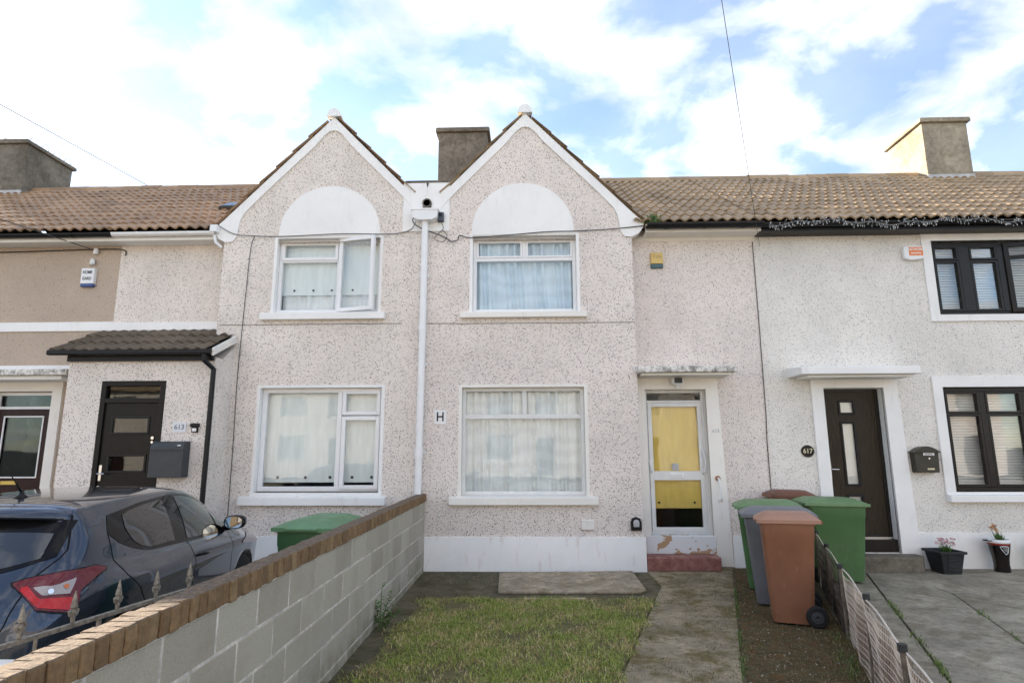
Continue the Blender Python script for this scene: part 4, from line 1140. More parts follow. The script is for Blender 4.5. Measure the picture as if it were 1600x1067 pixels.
def wheelie_bin(label, loc, rz, body, lid, w=.58, d=.72, h=1.06, dimples=False, group='wheeled bins', tilt=0):
    """x: front(-) to back(+, handle and wheels); y: sideways"""
    b = root('wheeled_bin', label, 'bin', loc, rz, group)
    hb = h - .10
    def ring(z, k):
        a0 = -d / 2 * (.80 + .20 * k); a1 = d / 2 * (.62 + .26 * k); s = w / 2 * (.80 + .16 * k); r = .045
        pts = []
        for cx, cy, q0 in ((a1 - r, s - r, 0), (a0 + r, s - r, 90), (a0 + r, -s + r, 180), (a1 - r, -s + r, 270)):
            for q in (0, 30, 60, 90):
                pts.append((cx + r * math.cos(R(q0 + q)), cy + r * math.sin(R(q0 + q)), z))
        return pts
    zs = [0.02, .05, .18, .181, .5, hb - .14, hb - .13, hb]
    ks = [-.04, 0, .13, .16, .5, .85, .93, 1.0]
    mb = MB(); rows = [ring(z, k) for z, k in zip(zs, ks)]
    n = len(rows[0]); vs = [p for r_ in rows for p in r_]
    mb.add(vs, [(i * n + j, i * n + (j + 1) % n, (i + 1) * n + (j + 1) % n, (i + 1) * n + j) for i in range(len(rows) - 1) for j in range(n)] + [tuple(range(n))])
    bo = mb.build('body', body, b, smooth=True)
    em = bo.modifiers.new('edges', 'EDGE_SPLIT'); em.split_angle = R(35)
    # rim
    s = w / 2; a0, a1 = -d / 2 - .005, d / 2 * .90
    rim = MB()
    rim.prism([(a0, -s + .01), (a1, -s + .01), (a1, s - .01), (a0, s - .01)], hb - .012, hb + .022, 'z')
    for sy in (-1, 1):
        for t in (.38, .62):
            x = a0 + (a1 - a0) * t
            rim.box(x - .006, x + .006, sy * (s - .035) - .02, sy * (s - .035) + .02, hb - .10, hb - .012)
    rim.build('rim', body, b, bevel=.01)
    # lid: shallow dome, front lip, hinge at the back
    ld = MB(); nx, ny = 12, 8; rows = []
    for i in range(nx + 1):
        t = i / nx; x = a0 - .035 + (a1 + .05 - a0 + .035) * t; row = []
        for j in range(ny + 1):
            u = j / ny * 2 - 1
            dome = (1 - u ** 6) * (1 - (2 * t - 1) ** 8)
            ridge = .014 if (abs(u) < .62 and .12 < t < .86) else 0
            row.append((x, u * (s + .012), hb + .035 + .045 * dome + ridge * dome + .012 * t))
        rows.append(row)
    ld.grid(rows)
    e = [rows[i][0] for i in range(nx + 1)] + rows[nx][1:] + [rows[i][ny] for i in range(nx - 1, -1, -1)] + rows[0][ny - 1:0:-1]
    ld.grid([[(p[0], p[1], p[2] - .035) for p in e + e[:1]], e + e[:1]])
    lo = ld.build('lid', lid, b, smooth=True)
    lo.modifiers.new('edges', 'EDGE_SPLIT').split_angle = R(40)
    if tilt: lo.rotation_euler = (0, R(tilt), 0)
    MB().box(a0 - .055, a0 - .03, -s * .55, s * .55, hb + .01, hb + .035).build('lid_grip', lid, b, bevel=.008)
    hn = MB().tube([(a1 + .06, -s * .8, hb + .02), (a1 + .06, s * .8, hb + .02)], .016, 8)
    for sy in (-.8, -.3, .3, .8): hn.box(a1 - .01, a1 + .065, sy * s - .012, sy * s + .012, hb + .004, hb + .036)
    hn.build('handle_bar', body, b)
    wx = d / 2 * .70
    for sy in (-1, 1):
        t = MB().lathe([(.06, -.028), (.088, -.028), (.1, -.018), (.1, .018), (.088, .028), (.06, .028)], (wx, sy * (s * .86), .10), 22, 'y')
        wo = t.build('wheel', M['rubber'], b, smooth=False)
        MB().lathe([(.0, -.02), (.02, -.034), (.055, -.03), (.06, -.022), (.06, .022), (.055, .03), (.02, .034), (0, .02)], (wx, sy * (s * .86), .10), 18, 'y').build('hub', M['cable'], wo, smooth=False)
    MB().tube([(wx, -s * .86, .10), (wx, s * .86, .10)], .012, 8).build('axle', M['steel'], b)
    if dimples:
        dm = MB()
        for iz in range(24):
            z = .30 + iz * .026; k = z / hb
            yy = -(w / 2 * (.80 + .16 * (.16 + .84 * (z - .18) / (hb - .18)))) - .001
            for ix in range(9):
                x = -.17 + ix * .034 - .02 * (1 - k)
                dm.add([(x - .006, yy, z), (x, yy - .004, z - .006), (x + .006, yy, z), (x, yy - .004, z + .006)], [(0, 1, 2, 3)])
        dm.build('dimple_panel', body, b)
    return b
BR = R(-17.5)
wheelie_bin('brown wheeled bin with dimpled side, nearest of the row by the wire fence', (2.665, -2.42, .01), BR, M['binb'], M['binbl'], .47, .53, 1.07, True)
wheelie_bin('grey wheeled bin squeezed between the brown and the green bin', (2.86, -1.70, .01), BR, M['bingr'], M['bingrl'], .58, .73, 1.05)
wheelie_bin('green wheeled bin, farthest of the row beside the path and nearest the glass door', (3.03, -.98, .01), BR, M['bing'], M['bingl'], .58, .73, 1.07)
wheelie_bin('large green wheeled bin in front of the dark brown door', (4.03, -.47, .01), R(176), M['bing'], M['bingl'], 0.58, .76, 1.06, tilt=0)
wheelie_bin('dark brown lidded bin, mostly hidden behind the green bins', (3.74, .05, .01), R(178), M['binb'], M['bindb'], .46, .54, 1.12)
wheelie_bin('dark green wheeled bin behind the block wall, beside the parked car', (-2.03, -3.0, -.03), R(82), M['bindg'], M['bindgl'], .58, .73, 1.13)

# ------------------------------------------------------------------ wire fence on the right
FN = root('wire_fence', 'sagging wire mesh fence on short posts between the path and the right-hand drive', 'fence', (2.5, -4.1, 0), worldcoords=True)
def fx(y): return 2.55 + .36 * (y + 3.98)
fd = Vector((.36, 1, 0)).normalized(); fs = Vector((1, -.36, 0)).normalized()
M['postm'] = plain('weathered_post', (.15, .12, .09), .9, .4, 20, bump=.4)
M['capm'] = plain('post_cap', (.035, .035, .035), .6, .3)
M['wirew'] = plain('pale_wire', (.62, .54, .46), .6, .15)
M['wired'] = plain('rusty_wire', (.085, .065, .05), .8, .3)
posts = [-.75, -1.77, -2.96, -4.12, -5.27, -6.4]
for i, y in enumerate(posts):
    c = Vector((fx(y), y, 0)); q = MB()
    ln = random.gauss(0, .015)
    q.tube([c + Vector((0, 0, -.05)), c + Vector((ln, 0, .63))], .016, 8)
    po = q.build('post', M['postm'], FN)
    MB().tube([c + Vector((ln, 0, .62)), c + Vector((ln, 0, .66))], .026, 10).build('post_cap', M['capm'], po)
def mesh_panel(y0, y1, mat, name, cell=.045, wr=.0016, sag=.02):
    mb = MB(); a = Vector((fx(y0), y0, 0)); b = Vector((fx(y1), y1, 0)); Ln = (b - a).length
    def P(s, z):
        bul = .012 * math.sin(s * 5.1 + z * 7) + .008 * math.sin(s * 13 + 1.3)
        return a + fd * (s if y1 > y0 else -s) + fs * bul + Vector((0, 0, z - sag * math.sin(math.pi * (s % 1.22) / 1.22)))
    n = int(Ln / cell); H = .60
    # hexagon-like wires: zigzag verticals and straight horizontals
    for k in range(n + 1):
        s = k * cell; pts = [P(s + (.006 if j % 2 else -.006), .02 + j * .045) for j in range(14)]
        mb.tube(pts, wr, 3, cap=False)
    for j in range(14):
        pts = [P(s, .02 + j * .045) for s in np.linspace(0, Ln, n // 2 + 2)]
        mb.tube(pts, wr * 1.1, 3, cap=False)
    o = mb.build(name, mat, FN, fix=False); o['kind'] = 'stuff'
    return o
mesh_panel(-.75, -2.96, M['wired'], 'rusty_mesh', .03, .0022)
mesh_panel(-2.96, -6.4, M['wirew'], 'pale_mesh', .034, .0021)
tp = MB(); tp.tube([(fx(y), y, .625 - .012 * math.sin((y + .75) * 5.4)) for y in np.linspace(-.75, -6.4, 60)], .006, 5); tp.build('top_wire', M['wirew'], FN)
# dead stems and reed strips caught behind the mesh
reed = MB()
for k in range(1300):
    y = random.uniform(-6.2, -2.98); z1 = random.uniform(.25, .6)
    p = Vector((fx(y), y, 0)) + fs * random.uniform(.02, .05)
    q = p + fd * random.gauss(0, .05) + Vector((0, 0, z1))
    w = random.uniform(.004, .009)
    reed.add([p - fd * w, p + fd * w, q + fd * w * .6, q - fd * w * .6], [(0, 1, 2, 3)])
M['reed'] = foliage('dry_reed', (.26, .165, .11), (.42, .29, .205), (.56, .43, .33))
o = reed.build('reed_screen', M['reed'], FN, fix=False); o['kind'] = 'stuff'
reed = MB()
for k in range(300):
    y = random.uniform(-2.95, -.8); z1 = random.uniform(.2, .6)
    p = Vector((fx(y), y, 0)) + fs * random.uniform(.0, .05)
    q = p + fd * random.gauss(0, .06) + Vector((0, 0, z1)); w = random.uniform(.005, .012)
    reed.add([p - fd * w, p + fd * w, q + fd * w * .6, q - fd * w * .6], [(0, 1, 2, 3)])
M['reedd'] = foliage('dark_reed', (.035, .028, .02), (.07, .055, .04), (.11, .08, .055))
o = reed.build('dead_stems', M['reedd'], FN, fix=False); o['kind'] = 'stuff'

# ------------------------------------------------------------------ right drive: cast slabs
DR = MB().prism([(fx(-8.6) + .02, -8.6), (14, -8.6), (14, .32), (fx(.3) + .1, .32)], -.095, -.012, 'z').build('right_driveway', M['joint']); struct(DR)
def ck(y): return 4.481 + (y + .56) * .3925
def ck2(y): return 4.981 + (y + 1.45) * .351
yb, yt = -8.6, .29
for pts in ([(fx(yb) + .06, yb), (ck(yb) - .012, yb), (ck(yt) - .012, yt), (fx(yt) + .12, yt)],
            [(ck(yb) + .012, yb), (ck2(yb) - .006, yb), (ck2(-1.2) - .006, -1.2), (ck2(-1.2), -.86), (ck(-.86) + .012, -.86)],
            [(ck2(yb) + .006, yb), (9.5, yb), (9.5, -.86), (ck2(-1.2) + .014, -.86), (ck2(-1.2) + .010, -1.2)],
            [(ck(-.84) + .012, -.845), (9.5, -.845), (9.5, yt), (ck(yt) + .012, yt)]):
    MB().prism(pts, -.06, .0, 'z').build('concrete_slab', M['drive'], DR, bevel=.006)
# old slab in front of the window
struct(MB().prism([(-.415, -1.334), (1.30, -1.30), (1.40, -1.20), (1.42, -.08), (-.458, -.20)], .002, .030, 'z').build('paving_slab', M['slab'], bevel=.008))
struct(MB().prism([(-.1, -1.66), (.62, -1.64), (.62, -1.56), (-.1, -1.57)], .002, .022, 'z').build('edging_stone', M['slab'], bevel=.006))
struct(MB().prism([(-1.50, -7.0), (pl(-7.0) - .03, -7.0), (pl(-1.45) - .03, -1.50), (-1.25, -1.55)], -.02, .012, 'z').build('lawn_soil', M['earth']))
# ------------------------------------------------------------------ lawn
def blades(name, pts, hmin, hmax, wid, mat, lean=.5, seg=2):
    n = len(pts); h = rng.uniform(hmin, hmax, n); a = rng.uniform(0, 2 * np.pi, n); b = rng.uniform(0, 2 * np.pi, n)
    l = h * np.abs(rng.normal(0, lean, n)); w = wid * rng.uniform(.6, 1.3, n)
    ca, sa = np.cos(a), np.sin(a)
    base = np.asarray(pts)
    V = np.zeros((n, 5, 3))
    V[:, 0] = base + np.stack([ca * w, sa * w, 0 * h], 1); V[:, 1] = base - np.stack([ca * w, sa * w, 0 * h], 1)
    mid = base + np.stack([np.cos(b) * l * .35, np.sin(b) * l * .35, h * .6], 1)
    V[:, 2] = mid - np.stack([ca * w * .7, sa * w * .7, 0 * h], 1); V[:, 3] = mid + np.stack([ca * w * .7, sa * w * .7, 0 * h], 1)
    V[:, 4] = base + np.stack([np.cos(b) * l, np.sin(b) * l, h * np.clip(1 - .25 * (l / h) ** 2, .3, 1)], 1)
    me = bpy.data.meshes.new(name)
    I = np.arange(n)[:, None] * 5
    loops = np.concatenate([I + np.array([[0, 1, 2, 3]]), I + np.array([[3, 2, 4]])], 1).ravel()
    me.vertices.add(n * 5); me.vertices.foreach_set('co', V.ravel())
    me.loops.add(n * 7); me.loops.foreach_set('vertex_index', loops.astype(np.int32))
    me.polygons.add(n * 2)
    st = np.stack([np.arange(n) * 7, np.arange(n) * 7 + 4], 1).ravel()
    me.polygons.foreach_set('loop_start', st.astype(np.int32))
    me.update(calc_edges=True); me.validate()
    o = mesh_obj(name, me, mat)
    o['kind'] = 'stuff'
    return o
N = 120000
y = rng.uniform(-6.6, -1.52, N); x = rng.uniform(-1.5, 1.5, N)
xl = -1.22 - .16 * (-1.5 - y) * .25 + .09 * np.sin(y * 5) + rng.normal(0, .06, N)
xr = 1.505 + (y + 1.362) * .315 - .015 + .03 * np.sin(y * 9) + .02 * np.sin(y * 23) + rng.normal(0, .03, N)
yt_ = -1.60 + .05 * np.sin(x * 6) + rng.normal(0, .03, N)
ok = (x > xl) & (x < xr) & (y < yt_)
# uneven stand: thin out by a smooth field
fld = np.sin(x * 3.1 + 1.2) * np.sin(y * 2.7) + .6 * np.sin(x * 7.3 + y * 4.1) + .5 * np.sin(y * 9.2 - x * 5)
ok &= rng.uniform(-2.2, 1.6, N) < fld * 1.5 + .45
P = np.stack([x, y, np.full(N, .011)], 1)[ok]
lawn = blades('lawn_grass', P, .014, .050, .0027, M['grass'], 1.4); tag(lawn, 'patchy straw-green lawn between the block wall and the path', 'grass')
def scatter_line(f, n, spread, y0, y1):
    yy = rng.uniform(y0, y1, n); gate = (np.sin(yy * 3.3 + 1) + np.sin(yy * 8.1)) > rng.uniform(-1.2, 1.4, n); yy = yy[gate]
    return np.stack([np.array([f(t) for t in yy]) + rng.normal(0, spread, len(yy)), yy, np.full(len(yy), .0)], 1)
gm = foliage('joint_weed_green', (.06, .12, .02), (.11, .19, .035), (.19, .24, .06))
P = np.concatenate([scatter_line(lambda t: pr(t) + .015, 700, .015, -6, -1.0), scatter_line(ck, 900, .02, -6, -1.6), scatter_line(ck2, 500, .02, -6, -2.0), scatter_line(lambda t: fx(t) - .1, 900, .06, -5.5, -2.6)])
jw = blades('joint_weeds', P, .015, .06, .004, gm, .8); tag(jw, 'small green weeds growing along the concrete joints', 'weeds')
# moss litter: dry needles and bits on path and soil
yy = rng.uniform(-6, -.4, 5200); xx = np.array([pl(t) for t in yy]) + rng.uniform(0, 1, 5200) ** .6 * 1.9
P = np.stack([xx, yy, np.full(5200, .013)], 1)
lt = blades('plant_litter', P, .004, .03, .0022, foliage('litter_straw', (.10, .06, .03), (.22, .15, .08), (.38, .30, .19)), 2.5); tag(lt, 'dry straw-coloured plant litter over path and soil strip', 'litter')

# low moss and tufts creeping over path edges, yard and the foot of the plinth
N2 = 26000
yy = rng.uniform(-6, -.02, N2); xx = np.where(rng.uniform(0, 1, N2) < .6, np.array([pl(t) for t in yy]) + rng.uniform(-.05, 2.0, N2), rng.uniform(-1.5, 1.6, N2))
fl2 = np.sin(xx * 5.3 + 2 * np.sin(yy * 3.1)) * np.sin(yy * 4.7 + 1.1) + .7 * np.sin(xx * 13 + yy * 9) * np.sin(yy * 17 - xx * 6)
pth = xx > np.array([pl(t) for t in yy]); edge = np.minimum(np.abs(xx - np.array([pr(t) for t in yy])), np.abs(xx - np.array([pl(t) for t in yy])))
ok2 = (fl2 > .35 + rng.normal(0, .25, N2)) | (edge < np.abs(rng.normal(0, .04, N2)))
ok2 &= pth | (yy > -1.6)
ok2 &= ~((xx > -.46) & (xx < 1.42) & (yy > -1.33) & (yy < -.08) & (rng.uniform(0, 1, N2) < .9))
zz2 = np.where(pth, .012, .0)
P = np.stack([xx, yy, zz2], 1)[ok2]
ms = blades('creeping_moss', P, .003, .013, .004, foliage('moss', (.07, .06, .018), (.12, .105, .03), (.20, .16, .06)), 1.5); tag(ms, 'olive brown moss creeping over path, yard and soil strip', 'moss')
gr = MB()
for k in range(900):
    yy_ = random.uniform(-5.6, -.2); xx_ = pr(yy_) + random.uniform(.05, .95) if k % 3 else random.uniform(-1.5, 1.5); 
    if k % 3 == 0: yy_ = random.uniform(-1.5, -.05)
    r_ = random.uniform(.003, .010); z_ = .009
    if k % 3 == 0 and -.5 < xx_ < 1.45: z_ = .031
    c_ = Vector((xx_, yy_, z_ + r_ * .3)); vs_ = [c_ + Vector((random.uniform(.6, 1.2) * r_ * dx, random.uniform(.6, 1.2) * r_ * dy, random.uniform(.4, .8) * r_ * dz)) for dx, dy, dz in ((1, 0, 0), (-1, 0, 0), (0, 1, 0), (0, -1, 0), (0, 0, 1), (0, 0, -1))]
    gr.add(vs_, [(0, 2, 4), (2, 1, 4), (1, 3, 4), (3, 0, 4), (2, 0, 5), (1, 2, 5), (3, 1, 5), (0, 3, 5)])
gv = gr.build('loose_grit', foliage('grit', (.06, .045, .03), (.20, .17, .13), (.50, .47, .42)), fix=False); gv['kind'] = 'stuff'; tag(gv, 'loose grit and small stones scattered over soil strip and yard', 'grit')

def leaf_faces(mb, p, d, n, ln, wd):
    d = d.normalized(); s = d.cross(n).normalized()
    mb.add([p, p + d * ln * .5 + s * wd, p + d * ln + n * -.1 * ln, p + d * ln * .5 - s * wd], [(0, 1, 2, 3)])
# sapling weed at the wall
wd = root('weed_sapling', 'leafy green weed growing at the foot of the block wall', 'weed', (-1.50, -2.80, 0))
st = MB(); lv = MB()
for k in range(7):
    h = [.43, .36, .26, .2, .17, .15, .12][k]; a = random.uniform(-.7, .9); ln = [.02, .12, .16, .18, .2, .2, .18][k]
    pts = [Vector((0.01 * k, .012 * k, 0)), Vector((.02 + math.sin(a) * ln * .5, math.cos(a) * ln * .35, h * .55)), Vector((.03 + math.sin(a) * ln, math.cos(a) * ln * .7, h))]
    st.tube(pts, [.006, .005, .002], 5)
    m_ = 13 if k < 3 else 9
    for j in range(m_):
        t = .25 + .75 * j / (m_ - 1)
        p = pts[0].lerp(pts[1], t * 2) if t < .5 else pts[1].lerp(pts[2], t * 2 - 1)
        for sg in (-1, 1):
            q = random.uniform(0, 6.28)
            dv = Vector((math.cos(q), math.sin(q), random.uniform(-.25, .5)))
            leaf_faces(lv, p, dv, Vector((random.gauss(0, .3), random.gauss(0, .3), 1)).normalized(), random.uniform(.03, .055), random.uniform(.010, .017))
st.build('stem', M['stem'], wd); lo = lv.build('leaves', M['leaf'], wd, fix=False); lo['kind'] = 'stuff'
# tuft in the gutter
P = np.stack([rng.normal(1.96, .05, 90), rng.normal(-.06, .02, 90), np.full(90, 5.20)], 1)
gt = blades('gutter_weed', P, .06, .21, .008, M['leaf'], .7); del gt['kind']; tag(gt, 'tuft of green weeds sprouting from the gutter beside the right gable foot', 'weed')

# ------------------------------------------------------------------ things fixed to the walls
def wallbox(name, label, cat, loc):
    return root(name, label, cat, loc)
M['yale'] = plain('faded_yellow_plastic', (.66, .47, .16), .5, .08); M['teal'] = plain('teal_plastic', (.06, .12, .14), .5)
M['ink'] = plain('ink', (.03, .03, .04), .6); M['blue'] = plain('blue_plastic', (.05, .09, .25), .5); M['orange'] = plain('orange_print', (.80, .22, .04), .5, .05); M['gold'] = plain('gold_lettering', (.62, .55, .36), .4)
a = wallbox('alarm_box', 'faded yellow alarm box with dark base on the recessed wall', 'alarm box', (2.05, SB, 4.70))
MB().prism([(-.10, -.06), (.10, -.06), (.095, .125), (-.095, .125)], -.06, 0).build('cover', M['yale'], a, bevel=.012)
MB().prism([(-.095, -.13), (.095, -.13), (.10, -.062), (-.10, -.062)], -.055, 0).build('strobe_base', M['teal'], a, bevel=.012)
lettering('Yale', .085, (0, -.061, .06), plain('worn_lettering', (.42, .30, .12), .6), a)
a = wallbox('alarm_box', 'white alarm box with an orange panel beside the upper dark window', 'alarm box', (6.09, SB, 4.765))
MB().prism([(-.155, -.09), (-.05, -.125), (.13, -.105), (.155, -.06), (.155, .09), (.13, .115), (-.12, .115), (-.155, .08)], -.07, 0).build('cover', M['upvc'], a, bevel=.014)
MB().box(-.075, .14, -.073, -.0705, -.05, .088).build('name_panel', M['orange'], a)
lettering('NETWORK', .058, (.033, -.074, .048), M['upvc'], a, sx=.8); lettering('security', .05, (.033, -.074, -.008), M['upvc'], a)
a = wallbox('alarm_box', 'white HOME GARD alarm box with blue base strip on the tan wall', 'alarm box', (-7.28, SB, 4.535))
MB().box(-.11, .11, -.07, 0, -.115, .15).build('cover', M['upvc'], a, bevel=.01)
MB().box(-.105, .105, -.068, 0, -.165, -.117).build('strobe_base', M['blue'], a, bevel=.01)
lettering('HOME', .075, (0, -.0715, .075), M['ink'], a, sx=.75); lettering('GARD', .075, (0, -.0715, -.03), M['ink'], a, sx=.75)
for (x, z, nm) in ((-7.20, 4.98, 'upper'), (-7.235, 4.80, 'lower')):
    s = MB().lathe([(.035, 0), (.04, .02), (.036, .06), (.03, .09), (.012, .10)], (0, 0, -.05), 12).build('sensor', M['upvc']); s.location = (x, SB - .05, z); tag(s, 'small white cable dome above the HOME GARD alarm box, %s of the two' % nm, 'sensor', 'cable domes')
h = wallbox('letter_sign', 'small white plate with a black letter H beside the downpipe', 'sign', (-1.36, 0, 2.2))
MB().box(-.09, .09, -.012, -.001, -.106, .106).build('plate', M['upvc'], h, bevel=.004)
lettering('H', .19, (0, -.0135, 0), M['ink'], h, sx=.9)
v = wallbox('air_vent', 'small cream air vent cover low on the cream wall', 'vent', (.815, 0, .645))
MB().box(-.095, .095, -.03, 0, -.068, .068).build('cover', M['offwhite'], v, bevel=.008)
k = wallbox('key_safe', 'small dark key safe low at the corner beside the glass door', 'key safe', (1.507, 0, .66))
pts = [(-.075, -.09), (.075, -.09), (.078, .03), (.055, .08), (0, .098), (-.055, .08), (-.078, .03)]
MB().prism(pts, -.05, -.001).build('case', M['black'], k, bevel=.008)
MB().prism([(p[0] * .55, p[1] * .55 + .01) for p in pts], -.058, -.045).build('cover', M['lead'], k, bevel=.006)
fl = wallbox('floodlight', 'small white floodlight above the glass door', 'lamp', (2.245, SB - .035, 2.74))
MB().box(-.02, .02, -.05, 0, -.02, .02).build('bracket', M['upvc'], fl)
MB().prism([(-.19, -.055), (-.06, -.04), (-.05, .05), (-.17, .055)], -.075, .075, 'x').build('housing', M['upvc'], fl, bevel=.006)
MB().box(-.058, .058, -.196, -.189, -.04, .042).build('lens', M['cable'], fl)
MB().lathe([(.03, -.02), (.035, 0), (.03, .02)], (0, -.11, -.085), 12).build('motion_sensor', M['upvc'], fl)
sn = wallbox('junction_box', 'dark blue-grey box beside the white rain hopper', 'box', (-1.405, 0, 5.36))
MB().box(-.05, .05, -.09, -.001, -.075, .075).build('case', plain('slate_plastic', (.05, .06, .085), .5), sn, bevel=.01)
MB().lathe([(.025, 0), (.025, -.012)], (0, -.09, .02), 10, 'y').build('lens', M['black'], sn)
n5 = wallbox('house_number', 'faded number 615 on the white door surround', 'house number', (2.815, SB - .035, 1.985))
MB().box(-.062, .062, -.006, 0, -.085, .085).build('plate', M['offwhite'], n5)
lettering('615', .075, (0, -.0075, .0), M['lead'], n5)
n7 = wallbox('house_number', 'black oval plaque with gold number 617', 'house number', (4.18, SB, 1.68))
MB().prism([(.098 * math.cos(2 * math.pi * k / 28), .09 * math.sin(2 * math.pi * k / 28)) for k in range(28)], -.014, 0).build('plaque', M['black'], n7, bevel=.004)
lettering('617', .095, (0, -.0155, 0), M['gold'], n7)
n3 = wallbox('house_number', 'clear plaque with number 613 beside the black porch door', 'house number', (-5.045, PF, 2.05))
MB().box(-.10, .10, -.012, -.004, -.075, .075).build('plate', plain('frosted_acrylic', (.66, .68, .70), .25, .03), n3)
lettering('613', .10, (0, -.0135, 0), plain('blue_grey_ink', (.16, .19, .24), .5), n3)
bl_ = wallbox('wall_lantern', 'small black wall lantern beside the number 613', 'lamp', (-4.81, PF, 2.04))
MB().box(-.06, .06, -.05, 0, .01, .065).build('hood', M['black'], bl_, bevel=.006); MB().box(-.045, .045, -.035, 0, -.065, .01).build('body', M['black'], bl_, bevel=.006); MB().box(-.03, .03, -.038, -.0355, -.05, -.005).build('lens', M['upvc'], bl_)
lb = wallbox('letter_box', 'large dark grey letter box on the porch wall of house 613', 'letter box', (-5.10, PF, 1.6))
cs = [(-.0, -.25), (-.17, -.25), (-.17, .16), (-.15, .22), (-.10, .25), (0, .25)]
MB().prism(cs, -.24, .24, 'x').build('case', plain('anthracite_metal', (.055, .06, .066), .4, .1), lb, bevel=.008)
MB().box(-.235, .235, -.176, -.171, .12, .126).build('flap_gap', M['black'], lb); MB().box(.155, .2, -.18, -.171, .185, .20).build('badge', M['upvc'], lb)
mb7 = wallbox('letter_box', 'dark olive letter box with arched lid beside door 617', 'letter box', (5.86, SB, 1.555))
MB().prism([(-.165, -.19), (.165, -.19), (.178, .11), (-.178, .11)], -.12, 0).build('case', M['olive'] if 'olive' in M else plain('olive_metal', (.052, .048, .036), .4, .1), mb7, bevel=.006)
pts = [(-.20, .10)] + [(-.19 + .38 * t, .112 + .08 * math.sin(math.pi * t)) for t in np.linspace(0, 1, 13)] + [(.20, .10)]
MB().prism(pts, -.15, 0).build('lid', plain('olive_lid', (.055, .05, .04), .4, .1), mb7, bevel=.004)
MB().box(-.05, .11, -.126, -.121, .06, .095).build('name_card', M['upvc'], mb7); MB().box(-.01, .09, -.125, -.121, -.15, -.125).build('slot_plate', M['gold'], mb7)
MB().lathe([(.012, 0), (.012, -.006)], (.03, -.121, .015), 10, 'y').build('lock', M['steel'], mb7)
lettering('the mail box', .022, (.03, -.1275, .077), M['ink'], mb7)

# cables
def cable(label, pts, r=.006, n=10, name='cable'):
    P = [Vector(p) for p in pts]; out = []
    for i in range(len(P) - 1):
        a, b, c, d = P[max(i - 1, 0)], P[i], P[i + 1], P[min(i + 2, len(P) - 1)]
        for k in range(n):
            t = k / n
            out.append(.5 * ((2 * b) + (c - a) * t + (2 * a - 5 * b + 4 * c - d) * t * t + (3 * b - a - 3 * c + d) * t ** 3))
    out.append(P[-1])
    o = MB().tube(out, r, 6).build(name, M['cable'], smooth=True); tag(o, label, 'cable')
    return o
cable('thin cable running level across both gables above the upper windows', [(-5.03, -.06, 5.30), (-4.75, -.04, 5.14), (-4.43, -.035, 5.10), (-3.97, -.03, 5.085), (-3.0, -.03, 5.115), (-2.2, -.03, 5.10), (-1.9, -.03, 5.16), (-1.78, -.15, 5.25)], .006)
cable('thin cable hanging down the left gabled bay to the parked car', [(-4.40, -.025, 5.11), (-4.45, -.025, 4.9), (-4.475, -.02, 4.24), (-4.495, -.02, 3.4), (-4.505, -.02, 2.72), (-4.49, -.02, 1.8), (-4.485, -.02, .6)], .0055)
cable('looped black cable from the rain hopper across the right gable', [(-1.78, -.15, 5.42), (-1.84, -.1, 5.28), (-1.7, -.1, 5.16), (-1.45, -.04, 5.08), (-1.32, -.03, 5.02), (-1.24, -.04, 4.96), (-1.13, -.04, 4.98), (-1.10, -.03, 5.06), (-.93, -.03, 5.02), (-.4, -.03, 5.05), (.3, -.03, 5.10), (.74, -.03, 5.105), (1.3, -.03, 5.13), (1.81, -.05, 5.17)], .008)
cable('small tangle of black cable under the dark box', [(-1.40, -.05, 5.28), (-1.36, -.05, 5.18), (-1.42, -.05, 5.10), (-1.50, -.06, 5.0), (-1.36, -.06, 4.95), (-1.30, -.05, 5.05), (-1.38, -.05, 5.15)], .005)
cable('overhead phone wire dropping from the top of the picture to the wall beside house 617', [(3.704, .27, 4.915), (1.81, -4.0, 5.84), (-5.77, -21.1, 9.54)], .0035, 12)
cable('overhead wire crossing the sky at the upper left', [(-9.0, 4.35, 7.9), (-11.5, 2.5, 9.14), (-16.3, -.9, 11.5)], .009, 12)
cable('slack wire from the left to the foot of the left gable', [(-4.75, -.10, 5.16), (-5.02, -.12, 5.34), (-7.1, -.3, 5.02), (-9.4, -.6, 5.55)] if False else [(-7.19, SB - .03, 4.985), (-8.2, -.5, 5.26), (-10.2, -2.0, 5.8)], .007, 12)
cable('cable clipped along the eaves of the tan house', [(-12, SB - .03, 5.0), (-9, SB - .03, 4.99), (-7.2, SB - .03, 5.02), (-6.75, SB - .03, 5.0), (-6.7, SB - .03, 4.9)], .010)
# icicle lights along the gutter of 617
il = root('string_lights', 'white unlit string lights draped along the gutter of house 617', 'string lights', (6.2, -.11, 5.2), worldcoords=True)
wires = MB(); bulbs = MB()
xs = np.linspace(3.72, 8.6, 150); zz = 5.15 + .035 * np.sin(xs * 3.1) + .02 * np.sin(xs * 11)
wires.tube([(x, -.125, z) for x, z in zip(xs, zz)], .0022, 4)
for x, z in zip(xs, zz):
    for _ in range(2):
        a = random.uniform(-1.2, 1.2); ln = random.uniform(.03, .08)
        q = (x + math.sin(a) * ln, -.135 - random.uniform(0, .02), z + math.cos(a) * ln * random.choice((-1, -1, 1)))
        wires.tube([(x, -.125, z), q], .0016, 3); bulbs.tube([q, (q[0], q[1], q[2] - .018)], .0038, 4)
wires.build('wire', M['lead'], il, fix=False); o = bulbs.build('bulbs', M['slatw'], il, fix=False); o['kind'] = 'stuff'

